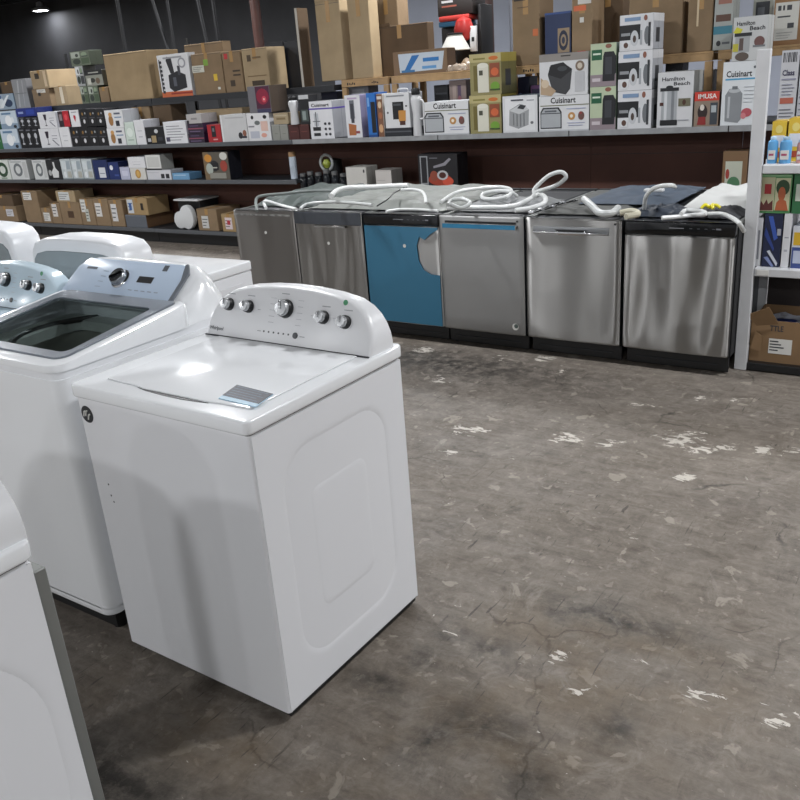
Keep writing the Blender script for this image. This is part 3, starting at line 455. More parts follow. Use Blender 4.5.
STYLES = {
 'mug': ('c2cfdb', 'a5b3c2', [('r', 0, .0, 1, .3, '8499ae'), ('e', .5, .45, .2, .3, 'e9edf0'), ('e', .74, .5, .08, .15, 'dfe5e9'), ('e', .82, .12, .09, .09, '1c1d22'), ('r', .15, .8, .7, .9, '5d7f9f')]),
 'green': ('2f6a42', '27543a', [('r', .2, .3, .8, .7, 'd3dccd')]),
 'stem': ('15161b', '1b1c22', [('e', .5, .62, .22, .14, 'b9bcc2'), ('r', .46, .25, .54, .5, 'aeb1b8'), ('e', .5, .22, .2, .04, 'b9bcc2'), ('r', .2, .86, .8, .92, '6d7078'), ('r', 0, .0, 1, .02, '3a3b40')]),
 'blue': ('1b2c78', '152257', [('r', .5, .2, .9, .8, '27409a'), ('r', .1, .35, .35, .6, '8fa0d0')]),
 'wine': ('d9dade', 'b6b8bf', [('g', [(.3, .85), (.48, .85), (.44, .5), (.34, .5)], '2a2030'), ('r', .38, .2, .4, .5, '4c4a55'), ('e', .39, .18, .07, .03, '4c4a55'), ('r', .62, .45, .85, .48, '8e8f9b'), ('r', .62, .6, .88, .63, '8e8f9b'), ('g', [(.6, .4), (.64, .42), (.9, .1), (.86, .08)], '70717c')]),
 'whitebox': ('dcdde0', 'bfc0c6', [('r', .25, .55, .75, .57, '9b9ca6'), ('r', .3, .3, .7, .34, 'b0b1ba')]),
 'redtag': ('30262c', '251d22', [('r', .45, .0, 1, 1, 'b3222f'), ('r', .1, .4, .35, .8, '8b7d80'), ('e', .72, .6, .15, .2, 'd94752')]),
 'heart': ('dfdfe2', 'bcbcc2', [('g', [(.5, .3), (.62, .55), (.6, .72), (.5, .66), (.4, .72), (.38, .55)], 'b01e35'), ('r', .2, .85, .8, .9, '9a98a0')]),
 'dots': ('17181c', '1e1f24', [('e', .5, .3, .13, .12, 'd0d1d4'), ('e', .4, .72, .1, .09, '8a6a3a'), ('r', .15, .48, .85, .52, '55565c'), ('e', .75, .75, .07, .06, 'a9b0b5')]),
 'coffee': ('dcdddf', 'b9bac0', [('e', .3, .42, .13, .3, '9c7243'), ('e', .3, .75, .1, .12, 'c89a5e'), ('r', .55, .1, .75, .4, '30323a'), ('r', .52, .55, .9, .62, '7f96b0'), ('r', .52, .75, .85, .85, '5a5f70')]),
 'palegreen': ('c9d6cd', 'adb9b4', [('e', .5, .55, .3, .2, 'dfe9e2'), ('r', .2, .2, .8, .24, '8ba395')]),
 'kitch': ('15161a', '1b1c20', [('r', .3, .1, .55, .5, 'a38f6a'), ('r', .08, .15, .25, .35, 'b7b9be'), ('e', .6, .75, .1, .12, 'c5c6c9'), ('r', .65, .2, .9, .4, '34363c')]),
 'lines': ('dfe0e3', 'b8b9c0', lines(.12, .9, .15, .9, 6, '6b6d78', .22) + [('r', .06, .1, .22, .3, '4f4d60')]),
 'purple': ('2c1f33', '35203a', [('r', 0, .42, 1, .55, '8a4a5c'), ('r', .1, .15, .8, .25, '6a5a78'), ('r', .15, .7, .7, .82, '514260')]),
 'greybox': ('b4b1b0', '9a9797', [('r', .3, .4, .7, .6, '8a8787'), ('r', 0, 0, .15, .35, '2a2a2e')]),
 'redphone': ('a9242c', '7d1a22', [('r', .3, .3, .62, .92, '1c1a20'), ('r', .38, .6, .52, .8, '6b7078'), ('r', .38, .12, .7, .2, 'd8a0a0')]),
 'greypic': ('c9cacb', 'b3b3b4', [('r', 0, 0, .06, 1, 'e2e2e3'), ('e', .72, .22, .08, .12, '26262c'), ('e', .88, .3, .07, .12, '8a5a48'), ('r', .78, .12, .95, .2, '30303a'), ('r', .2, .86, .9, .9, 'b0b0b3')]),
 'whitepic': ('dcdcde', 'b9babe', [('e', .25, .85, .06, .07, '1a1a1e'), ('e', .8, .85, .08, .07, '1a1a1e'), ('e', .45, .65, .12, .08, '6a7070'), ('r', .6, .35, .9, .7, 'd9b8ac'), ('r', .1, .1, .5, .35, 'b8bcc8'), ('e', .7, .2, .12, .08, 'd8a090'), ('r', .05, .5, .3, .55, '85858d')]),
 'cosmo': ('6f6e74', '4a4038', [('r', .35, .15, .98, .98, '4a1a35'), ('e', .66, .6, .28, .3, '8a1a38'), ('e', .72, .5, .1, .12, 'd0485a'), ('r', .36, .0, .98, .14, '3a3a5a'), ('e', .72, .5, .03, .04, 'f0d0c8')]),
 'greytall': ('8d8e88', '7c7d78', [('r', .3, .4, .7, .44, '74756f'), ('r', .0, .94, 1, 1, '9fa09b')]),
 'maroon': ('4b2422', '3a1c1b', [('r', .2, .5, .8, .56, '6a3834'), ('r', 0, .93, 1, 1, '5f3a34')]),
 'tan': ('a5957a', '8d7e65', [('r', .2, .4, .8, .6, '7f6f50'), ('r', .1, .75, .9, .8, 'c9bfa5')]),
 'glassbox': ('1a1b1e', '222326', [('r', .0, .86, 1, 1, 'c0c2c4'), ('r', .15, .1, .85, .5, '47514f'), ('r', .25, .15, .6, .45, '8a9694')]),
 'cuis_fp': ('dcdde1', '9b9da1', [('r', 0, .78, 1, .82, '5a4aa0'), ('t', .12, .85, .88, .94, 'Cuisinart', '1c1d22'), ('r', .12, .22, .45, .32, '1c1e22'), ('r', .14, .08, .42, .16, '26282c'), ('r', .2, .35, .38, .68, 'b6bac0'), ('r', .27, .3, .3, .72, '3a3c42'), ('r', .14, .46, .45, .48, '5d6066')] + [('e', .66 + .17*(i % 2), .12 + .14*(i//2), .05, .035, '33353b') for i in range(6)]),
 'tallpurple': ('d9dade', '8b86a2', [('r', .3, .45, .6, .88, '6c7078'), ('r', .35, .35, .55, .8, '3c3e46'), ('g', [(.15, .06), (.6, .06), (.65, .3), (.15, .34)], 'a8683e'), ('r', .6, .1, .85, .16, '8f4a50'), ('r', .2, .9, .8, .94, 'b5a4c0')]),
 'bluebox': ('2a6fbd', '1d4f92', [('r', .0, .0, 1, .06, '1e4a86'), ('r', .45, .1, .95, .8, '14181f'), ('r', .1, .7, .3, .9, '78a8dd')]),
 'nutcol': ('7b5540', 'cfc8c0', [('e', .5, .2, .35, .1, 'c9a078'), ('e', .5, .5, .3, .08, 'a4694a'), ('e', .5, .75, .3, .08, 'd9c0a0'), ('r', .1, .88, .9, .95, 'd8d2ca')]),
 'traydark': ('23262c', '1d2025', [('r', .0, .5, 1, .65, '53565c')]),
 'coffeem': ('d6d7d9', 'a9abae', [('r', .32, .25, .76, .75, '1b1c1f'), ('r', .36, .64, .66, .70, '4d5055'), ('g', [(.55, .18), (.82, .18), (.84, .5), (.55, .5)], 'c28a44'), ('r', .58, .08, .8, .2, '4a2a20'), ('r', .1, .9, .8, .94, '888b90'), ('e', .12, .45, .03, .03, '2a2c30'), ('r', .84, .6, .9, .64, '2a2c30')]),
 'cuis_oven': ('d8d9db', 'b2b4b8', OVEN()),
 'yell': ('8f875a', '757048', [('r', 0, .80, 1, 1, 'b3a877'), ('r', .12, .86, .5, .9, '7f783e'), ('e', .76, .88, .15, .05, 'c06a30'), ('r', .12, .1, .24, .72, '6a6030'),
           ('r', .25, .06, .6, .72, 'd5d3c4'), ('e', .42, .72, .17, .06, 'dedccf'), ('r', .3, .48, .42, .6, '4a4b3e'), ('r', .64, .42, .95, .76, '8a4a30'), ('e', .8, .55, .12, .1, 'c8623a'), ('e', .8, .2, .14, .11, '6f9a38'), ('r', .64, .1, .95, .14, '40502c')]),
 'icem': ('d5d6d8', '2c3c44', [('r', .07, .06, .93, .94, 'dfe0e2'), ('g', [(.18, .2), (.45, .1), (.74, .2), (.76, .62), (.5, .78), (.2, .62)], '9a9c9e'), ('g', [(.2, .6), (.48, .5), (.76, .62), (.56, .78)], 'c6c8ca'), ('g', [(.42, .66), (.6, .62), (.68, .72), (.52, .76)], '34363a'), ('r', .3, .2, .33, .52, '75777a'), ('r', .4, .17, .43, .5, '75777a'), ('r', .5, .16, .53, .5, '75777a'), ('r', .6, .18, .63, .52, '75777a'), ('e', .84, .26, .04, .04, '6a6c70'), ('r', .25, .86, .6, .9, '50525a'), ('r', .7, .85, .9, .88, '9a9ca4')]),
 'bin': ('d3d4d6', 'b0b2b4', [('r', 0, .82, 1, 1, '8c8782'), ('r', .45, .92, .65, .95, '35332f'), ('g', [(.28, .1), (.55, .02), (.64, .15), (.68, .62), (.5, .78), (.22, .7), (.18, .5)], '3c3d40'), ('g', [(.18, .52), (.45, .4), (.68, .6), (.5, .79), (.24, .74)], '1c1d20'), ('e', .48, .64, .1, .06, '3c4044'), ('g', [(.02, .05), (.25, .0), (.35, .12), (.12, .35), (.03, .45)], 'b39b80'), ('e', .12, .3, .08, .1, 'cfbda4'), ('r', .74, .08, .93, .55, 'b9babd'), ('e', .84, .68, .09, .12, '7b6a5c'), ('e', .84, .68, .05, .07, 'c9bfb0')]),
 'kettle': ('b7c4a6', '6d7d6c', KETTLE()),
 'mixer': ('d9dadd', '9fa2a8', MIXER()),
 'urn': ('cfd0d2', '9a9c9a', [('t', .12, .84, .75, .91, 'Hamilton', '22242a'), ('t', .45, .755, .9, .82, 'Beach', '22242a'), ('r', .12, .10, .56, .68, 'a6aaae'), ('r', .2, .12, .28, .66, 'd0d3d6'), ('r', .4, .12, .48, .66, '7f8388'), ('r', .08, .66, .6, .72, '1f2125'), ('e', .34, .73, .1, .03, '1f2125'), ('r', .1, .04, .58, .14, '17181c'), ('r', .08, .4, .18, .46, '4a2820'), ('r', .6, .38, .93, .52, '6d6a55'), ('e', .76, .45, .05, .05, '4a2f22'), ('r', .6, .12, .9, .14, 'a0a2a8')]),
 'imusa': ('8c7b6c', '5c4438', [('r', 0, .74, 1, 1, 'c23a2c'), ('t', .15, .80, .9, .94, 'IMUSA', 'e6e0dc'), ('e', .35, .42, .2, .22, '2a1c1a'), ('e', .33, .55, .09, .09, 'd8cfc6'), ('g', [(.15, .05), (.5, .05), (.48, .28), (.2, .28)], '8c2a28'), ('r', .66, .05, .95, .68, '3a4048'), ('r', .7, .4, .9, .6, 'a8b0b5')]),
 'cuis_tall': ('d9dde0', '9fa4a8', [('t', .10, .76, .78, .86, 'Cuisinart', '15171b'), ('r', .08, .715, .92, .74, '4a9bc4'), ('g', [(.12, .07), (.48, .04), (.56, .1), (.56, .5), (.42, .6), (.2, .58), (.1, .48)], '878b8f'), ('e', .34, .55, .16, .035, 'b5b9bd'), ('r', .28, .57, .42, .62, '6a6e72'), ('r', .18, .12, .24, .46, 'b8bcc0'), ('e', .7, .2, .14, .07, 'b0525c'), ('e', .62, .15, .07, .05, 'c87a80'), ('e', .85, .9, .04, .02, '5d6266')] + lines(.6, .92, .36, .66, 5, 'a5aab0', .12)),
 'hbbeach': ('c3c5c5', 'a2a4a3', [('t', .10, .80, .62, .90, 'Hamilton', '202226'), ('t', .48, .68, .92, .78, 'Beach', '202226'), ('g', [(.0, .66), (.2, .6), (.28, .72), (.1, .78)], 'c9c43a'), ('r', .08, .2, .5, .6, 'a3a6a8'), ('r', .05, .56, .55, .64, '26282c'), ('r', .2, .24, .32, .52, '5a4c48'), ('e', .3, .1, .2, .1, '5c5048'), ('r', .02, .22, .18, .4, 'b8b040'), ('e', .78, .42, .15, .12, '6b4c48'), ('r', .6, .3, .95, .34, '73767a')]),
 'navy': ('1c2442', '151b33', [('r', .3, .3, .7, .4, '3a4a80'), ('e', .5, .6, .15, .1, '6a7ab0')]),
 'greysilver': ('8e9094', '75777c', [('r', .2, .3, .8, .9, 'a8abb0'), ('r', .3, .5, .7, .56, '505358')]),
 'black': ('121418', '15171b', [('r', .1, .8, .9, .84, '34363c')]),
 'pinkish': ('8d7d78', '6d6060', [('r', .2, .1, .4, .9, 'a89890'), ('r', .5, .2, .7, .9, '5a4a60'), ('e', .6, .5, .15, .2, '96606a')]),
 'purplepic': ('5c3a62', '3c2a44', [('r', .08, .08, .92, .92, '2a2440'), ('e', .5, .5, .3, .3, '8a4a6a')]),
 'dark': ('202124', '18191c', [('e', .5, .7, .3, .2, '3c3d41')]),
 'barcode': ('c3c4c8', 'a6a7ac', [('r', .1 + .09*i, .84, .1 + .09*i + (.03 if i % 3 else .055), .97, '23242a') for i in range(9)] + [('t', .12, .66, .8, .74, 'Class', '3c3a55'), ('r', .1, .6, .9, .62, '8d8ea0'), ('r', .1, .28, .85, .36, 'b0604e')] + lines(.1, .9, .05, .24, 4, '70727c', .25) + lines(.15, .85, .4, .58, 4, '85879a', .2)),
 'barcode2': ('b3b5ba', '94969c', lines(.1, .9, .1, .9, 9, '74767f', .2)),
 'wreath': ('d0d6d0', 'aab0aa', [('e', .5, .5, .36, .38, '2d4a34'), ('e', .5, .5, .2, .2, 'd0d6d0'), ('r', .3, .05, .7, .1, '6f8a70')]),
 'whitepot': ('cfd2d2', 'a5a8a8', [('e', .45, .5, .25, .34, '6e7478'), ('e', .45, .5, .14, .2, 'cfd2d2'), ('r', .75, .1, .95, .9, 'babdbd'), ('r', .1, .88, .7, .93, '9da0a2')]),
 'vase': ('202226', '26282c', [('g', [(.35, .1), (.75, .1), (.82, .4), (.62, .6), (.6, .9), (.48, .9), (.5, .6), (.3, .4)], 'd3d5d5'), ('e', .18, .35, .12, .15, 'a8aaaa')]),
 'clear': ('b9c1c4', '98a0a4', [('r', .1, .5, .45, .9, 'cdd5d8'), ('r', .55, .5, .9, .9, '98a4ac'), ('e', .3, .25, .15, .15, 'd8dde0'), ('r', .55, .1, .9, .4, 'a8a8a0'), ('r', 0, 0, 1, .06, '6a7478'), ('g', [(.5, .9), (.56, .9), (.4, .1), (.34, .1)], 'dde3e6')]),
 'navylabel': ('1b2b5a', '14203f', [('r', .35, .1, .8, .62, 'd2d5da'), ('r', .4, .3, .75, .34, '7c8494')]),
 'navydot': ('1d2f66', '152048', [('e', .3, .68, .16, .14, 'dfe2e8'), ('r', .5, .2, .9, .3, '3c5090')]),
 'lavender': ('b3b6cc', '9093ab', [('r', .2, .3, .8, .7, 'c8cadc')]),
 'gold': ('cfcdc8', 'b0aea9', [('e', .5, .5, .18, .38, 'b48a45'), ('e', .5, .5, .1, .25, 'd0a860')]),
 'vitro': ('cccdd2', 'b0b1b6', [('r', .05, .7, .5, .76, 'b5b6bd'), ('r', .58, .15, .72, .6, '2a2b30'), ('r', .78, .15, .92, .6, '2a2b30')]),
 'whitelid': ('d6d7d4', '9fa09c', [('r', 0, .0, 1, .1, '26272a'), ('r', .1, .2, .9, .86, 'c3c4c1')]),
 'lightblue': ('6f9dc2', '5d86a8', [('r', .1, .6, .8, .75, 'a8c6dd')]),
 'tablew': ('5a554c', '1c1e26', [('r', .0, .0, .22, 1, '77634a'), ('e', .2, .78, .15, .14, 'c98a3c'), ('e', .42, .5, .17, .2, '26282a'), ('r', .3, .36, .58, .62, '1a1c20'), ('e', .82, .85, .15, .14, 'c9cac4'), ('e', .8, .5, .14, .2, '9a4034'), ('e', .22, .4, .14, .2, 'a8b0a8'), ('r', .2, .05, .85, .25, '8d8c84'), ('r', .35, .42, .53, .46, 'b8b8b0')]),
 'whitebig': ('bdbbb6', 'a09e99', [('r', .03, .03, .97, .97, 'c6c4bf'), ('e', .88, .86, .04, .06, '34343a'), ('r', .4, .08, .6, .12, 'a8a6a2')]),
 'whiteside': ('bdb9b5', '86827f', [('r', .04, .05, .96, .93, 'c4c0bc'), ('r', .1, .6, .6, .63, 'b0acaa')]),
 'vacuum': ('1b1a1e', '141418', [('r', .05, .3, .25, .96, '8d9094'), ('r', .08, .34, .22, .93, '1c1d22'), ('e', .55, .42, .3, .14, '9a3c28'), ('e', .75, .38, .14, .1, 'c8503a'), ('e', .4, .5, .1, .12, '8a4432'), ('e', .62, .52, .14, .11, 'b8b9bc'), ('e', .62, .52, .09, .07, '4a2620'), ('g', [(.4, .68), (.7, .74), (.85, .88), (.8, .91), (.66, .80), (.4, .73)], '8a8890'), ('r', .3, .9, .5, .92, '6a6a70')]),
 'framepic': ('7a5f44', '5f4934', [('r', .12, .04, .8, .8, 'b9bdae'), ('e', .48, .35, .26, .15, '4e7a58'), ('e', .22, .55, .08, .1, '9a4038'), ('r', .2, .1, .7, .16, '8a8c80')]),
 'greytray': ('5b6068', '6b523c', [('r', .0, .9, 1, 1, '6c7179')]),
 'wrapblue': ('93a4b4', '7a8b9b', [('e', .3, .5, .2, .3, 'd5dce2'), ('e', .7, .4, .2, .25, '2a3c5a'), ('g', [(.2, .1), (.4, .1), (.8, .9), (.7, .9)], 'e3e8ec'), ('r', .05, .7, .4, .9, '3c5a8a')]),
 'shrink': ('8a8b8d', '6e6f72', [('g', [(.2, .05), (.3, .05), (.5, .95), (.4, .95)], 'a8a9ab'), ('g', [(.6, .05), (.64, .05), (.8, .95), (.72, .95)], '9d9ea0'), ('r', .1, .5, .9, .53, '77787a')]),
 'greenpat': ('66705e', '4c5548', GREENPAT('4a5a42', 'a9b0a4')),
 'whitepat': ('a2a5a5', '6f7270', GREENPAT('3a3c3e', 'dcdede')),
 'bandpat': ('8f9186', '5c5d56', [('r', 0, .68, 1, 1, '1a1c1e'), ('r', .2, .8, .8, .88, 'a8a8a0'), ('e', .4, .35, .15, .15, '2f312c'), ('e', .7, .3, .12, .2, '6b5a48'), ('r', .1, .1, .3, .5, 'c5c6bb')]),
 'cutter': ('dadbdd', 'b3b5b8', [('r', .04, .06, .07, .9, '2a2b30'), ('r', .0, .0, 1, .13, 'c0643c'), ('r', .3, .06, 1, .1, '8c2d22'),
             ('g', [(.28, .22), (.42, .12), (.85, .2), (.85, .5), (.6, .6), (.3, .52)], '1d1e24'), ('g', [(.38, .55), (.5, .55), (.46, .92), (.32, .95), (.28, .86)], '202127'), ('r', .62, .5, .7, .72, '3a3c44'), ('e', .78, .78, .12, .12, '9a9ca2'), ('e', .78, .78, .08, .08, 'dadbdd'), ('r', .44, .25, .54, .46, '555861'), ('r', .2, .9, .8, .94, '9a9ca0')] + [('r', .05, .1 + .1*i, .12, .16 + .1*i, '2a2b30') for i in range(8)]),
 'blackpanel': ('16191f', '0e1014', [('r', .04, .03, .96, .97, '1b1f27'), ('r', .88, .4, .92, .6, '34383e')]),
 'bluewrite': ('7a6148', '5f4a36', [('g', [(.12, .1), (.9, .14), (.95, .88), (.1, .9)], 'bcc6cf'), ('g', [(.2, .15), (.3, .15), (.5, .8), (.36, .8)], '2a6aa8'), ('r', .56, .5, .85, .66, '2f72b0'), ('r', .54, .2, .8, .32, '5f94c4'), ('r', .15, .1, .4, .2, '3c6f9c')]),
 'navyround': ('1d2d52', '16223f', [('r', .5, .2, .95, .68, '8d7a62'), ('e', .72, .44, .18, .2, '1d2338'), ('e', .72, .44, .11, .12, '8d7a62'), ('e', .72, .44, .06, .07, '2a2f44'), ('r', .0, .96, 1, 1, '314a80')]),
 'printteal': ('a2a6a2', '7d807c', [('r', .1, .5, .9, .62, '5c4236'), ('r', 0, .28, 1, .42, '3f7c8e'), ('e', .3, .12, .12, .05, '26282c'), ('r', .2, .8, .9, .88, '9a6a5c'), ('r', .5, .1, .9, .14, '5d6064')]),
 'printgrey': ('96988f', '74766e', [('r', .15, .35, .85, .75, '2b2e33'), ('r', .25, .42, .6, .66, '50545a'), ('r', .1, .82, .9, .86, 'c0c2ba')]),
 'biglabel': ('8b6743', '6f5236', [('r', .04, .1, .62, .86, 'c6c5be'), ('r', .10, .70, .18, .8, '3d3e42'), ('r', .22, .70, .27, .8, '3d3e42'), ('r', .32, .70, .44, .8, '3d3e42'), ('r', .1, .56, .42, .59, '3d3e42'), ('r', .36, .34, .52, .44, '3d3e42')] + lines(.1, .5, .14, .3, 3, '8a8a88', .2)),
 'yellow': ('d8b53a', 'b59630', [('r', .1, .35, .9, .65, 'd5d8e0'), ('e', .5, .8, .25, .1, 'e0cf7a'), ('r', .2, .1, .8, .25, 'a84a30')]),
 'airtall': ('c9cacd', 'aeb0b4', [('r', .35, .15, .65, .75, '7c7e85')]),
 'navytool': ('1a2240', '3a3f55', [('g', [(.2, .95), (.45, .95), (.8, .55), (.6, .5)], '3a5ab0'), ('g', [(.1, .75), (.3, .6), (.65, .35), (.6, .3), (.05, .6)], '2c4288'), ('g', [(.25, .3), (.4, .32), (.9, .08), (.85, .02)], 'c8ccd6'), ('g', [(.1, .18), (.3, .2), (.7, .02), (.6, .0)], '7f8cb8'), ('r', .75, .6, .95, .72, 'a8aab4')]),
 'hair': ('4f8a54', '3d6c42', [('r', .04, .06, .5, .92, 'c2bf9c'), ('r', .52, .08, .96, .9, 'c9c8a4'), ('e', .74, .66, .2, .2, '2d4a2c'), ('e', .72, .5, .11, .18, 'b5603a'), ('g', [(.55, .08), (.94, .08), (.86, .32), (.78, .36), (.66, .36), (.58, .28)], 'b5603a'), ('r', .2, .5, .4, .75, 'a82a2c'), ('g', [(.05, .08), (.48, .08), (.46, .34), (.34, .24), (.28, .36), (.2, .22), (.12, .32)], '5a2a26'), ('r', .04, .94, .96, .985, '8ab486')]),
 'yellowblue': ('c8cbd2', '9da3b0', [('r', .1, .55, .9, .85, 'd0a82c'), ('r', .05, 0, 1, .5, '3a4c86'), ('r', .15, .12, .9, .42, 'b8c0d4')]),
}
for k, v in {'kraft': '88745c', 'kraftlight': 'a39073', 'kraftdark': '5f4f3f', 'kraftbig': '9b8769', 'kraftyellow': 'a08864', 'kraftorange': '866c50'}.items():
    STYLES[k] = (v, v, [])
# ------------------------------------------------------------------ shell of the hall
def smooth(t): t = max(0, min(1, t)); return t*t*(3-2*t)

def floor_material():
    m = mat('worn_concrete', '7c746b', .5)
    nt = m.node_tree; N = nt.nodes; L = nt.links; b = N['Principled BSDF']
    tc = N.new('ShaderNodeTexCoord')
    def noise_(scale, detail=6, rough=.6, dist=0., sc=None):
        n = N.new('ShaderNodeTexNoise'); n.inputs['Scale'].default_value = scale; n.inputs['Detail'].default_value = detail
        n.inputs['Roughness'].default_value = rough; n.inputs['Distortion'].default_value = dist
        if sc:
            mp = N.new('ShaderNodeMapping'); mp.inputs['Scale'].default_value = sc; mp.inputs['Rotation'].default_value = (0, 0, .25)
            L.new(tc.outputs['Object'], mp.inputs['Vector']); L.new(mp.outputs['Vector'], n.inputs['Vector'])
        else: L.new(tc.outputs['Object'], n.inputs['Vector'])
        return n.outputs['Fac']
    def ramp(src, stops):
        r = N.new('ShaderNodeValToRGB'); e = r.color_ramp.elements
        while len(e) < len(stops): e.new(.5)
        for k, (p, c) in enumerate(stops): e[k].position = p; e[k].color = lin(c) if isinstance(c, str) else (c, c, c, 1)
        L.new(src, r.inputs['Fac']); return r.outputs['Color']
    def mix(a, b_, f, mode='MIX'):
        x = N.new('ShaderNodeMix'); x.data_type = 'RGBA'; x.blend_type = mode
        for s, i in ((f, 0), (a, 6), (b_, 7)):
            if isinstance(s, (float, int)): x.inputs[i].default_value = s
            elif isinstance(s, str): x.inputs[i].default_value = lin(s)
            else: L.new(s, x.inputs[i])
        return x.outputs[2]
    def attr(n):
        a = N.new('ShaderNodeAttribute'); a.attribute_name = n; return a.outputs['Fac']
    def mth(op, a, b_=None):
        x = N.new('ShaderNodeMath'); x.operation = op
        for i, s in enumerate((a, b_)):
            if s is None: continue
            if isinstance(s, (float, int)): x.inputs[i].default_value = s
            else: L.new(s, x.inputs[i])
        return x.outputs[0]
    base = ramp(noise_(1.1, 8, .65, .6), [(.34, '443d36'), (.46, '655d54'), (.54, '7a736b'), (.66, '938c84')])
    tint = ramp(noise_(.6, 3), [(.42, '6a5c49'), (.56, '7e7c7a')])
    c = mix(base, tint, .45)
    blot = ramp(noise_(6, 7, .7, 1.2), [(.40, .0), (.5, .5), (.60, 1.)])
    c = mix(c, mix('352f29', '98928a', blot), .46)
    fine = ramp(noise_(45, 4, .7), [(.3, '6a6057'), (.7, 'a49a90')])
    c = mix(c, fine, .34)
    med = ramp(noise_(15, 8, .8, .8), [(.38, '3a332c'), (.5, '6a6259'), (.62, '9e978e')])
    c = mix(c, med, .34)
    # trowel and drag marks
    drag = ramp(noise_(3, 6, .7, .4, (1, 7, 1)), [(.4, 0.), (.62, 1.)])
    c = mix(c, '9d968d', mth('MULTIPLY', drag, .35))
    scr = ramp(noise_(5, 8, .75, 1.5, (7, 1.3, 1)), [(.60, 0.), (.66, 1.)])
    c = mix(c, '5b534b', mth('MULTIPLY', scr, .5))
    # lime and glue spots
    sp = ramp(noise_(9, 5, .55, .5), [(.63, 0.), (.655, 1.)])
    c = mix(c, 'b7b0a4', mth('MULTIPLY', sp, .55))
    sp2 = ramp(noise_(22, 3, .5, .3), [(.655, 0.), (.68, 1.)])
    c = mix(c, 'aaa297', mth('MULTIPLY', sp2, .5))
    dk = ramp(noise_(3.1, 5, .6, .2), [(.64, 0.), (.72, 1.)])
    c = mix(c, '4b443d', mth('MULTIPLY', dk, .6))
    ck = N.new('ShaderNodeTexVoronoi'); ck.feature = 'DISTANCE_TO_EDGE'; ck.inputs['Scale'].default_value = 1.1
    wv = N.new('ShaderNodeVectorMath'); wv.operation = 'MULTIPLY_ADD'; L.new(tc.outputs['Object'], wv.inputs[2]); wn = N.new('ShaderNodeTexNoise'); wn.inputs['Scale'].default_value = 3; wn.inputs['Detail'].default_value = 6; L.new(tc.outputs['Object'], wn.inputs['Vector']); L.new(wn.outputs['Color'], wv.inputs[0]); wv.inputs[1].default_value = (.5, .5, 0); L.new(wv.outputs[0], ck.inputs['Vector'])
    crk = ramp(ck.outputs['Distance'], [(.002, 1.), (.006, 0.)])
    c = mix(c, '2c2824', mth('MULTIPLY', crk, mth('MULTIPLY', ramp(noise_(1.7, 3), [(.5, 0.), (.6, 1.)]), .7)))
    c = mix(c, '6e5c42', mth('MULTIPLY', attr('rust'), mth('MULTIPLY', ramp(noise_(4, 6), [(.4, .2), (.6, 1.)]), .6)))
    c = mix(c, '1c1916', mth('MULTIPLY', attr('oil'), mth('MULTIPLY', ramp(noise_(12, 6, .7), [(.38, .15), (.58, 1.)]), .9)))
    # fine scored lines and pale smears
    sc2 = ramp(noise_(7, 6, .6, .6, (9, .9, 1)), [(.62, 0.), (.66, 1.)])
    c = mix(c, '35302b', mth('MULTIPLY', sc2, mth('MULTIPLY', ramp(noise_(1.3, 3), [(.48, 0.), (.58, 1.)]), .7)))
    sm = ramp(noise_(2.6, 8, .75, 2.5), [(.56, 0.), (.66, 1.)])
    c = mix(c, 'a8a29a', mth('MULTIPLY', sm, .38))
    # peeled paint flakes gathered in patches
    pn = mth('ADD', mth('MULTIPLY', noise_(15, 8, .68, 1.2, (.8, 2.0, 1)), 1.2), mth('MULTIPLY', attr('paint'), .30))
    flake = ramp(pn, [(.83, 0.), (.84, 1.)])
    c = mix(c, 'd9d4cb', flake)
    c = mix(c, 'e4e2e0', 1., 'MULTIPLY')
    b.inputs['Specular IOR Level'].default_value = .4
    L.new(c, b.inputs['Base Color'])
    rg = ramp(noise_(2.3, 6, .6), [(.3, .42), (.7, .75)])
    L.new(mix(rg, '9a9a9a', flake), b.inputs['Roughness'])
    bp = N.new('ShaderNodeBump'); bp.inputs['Strength'].default_value = .25; bp.inputs['Distance'].default_value = .02
    L.new(mth('ADD', noise_(14, 8, .7), mth('MULTIPLY', flake, .25)), bp.inputs['Height']); L.new(bp.outputs['Normal'], b.inputs['Normal'])
    return m

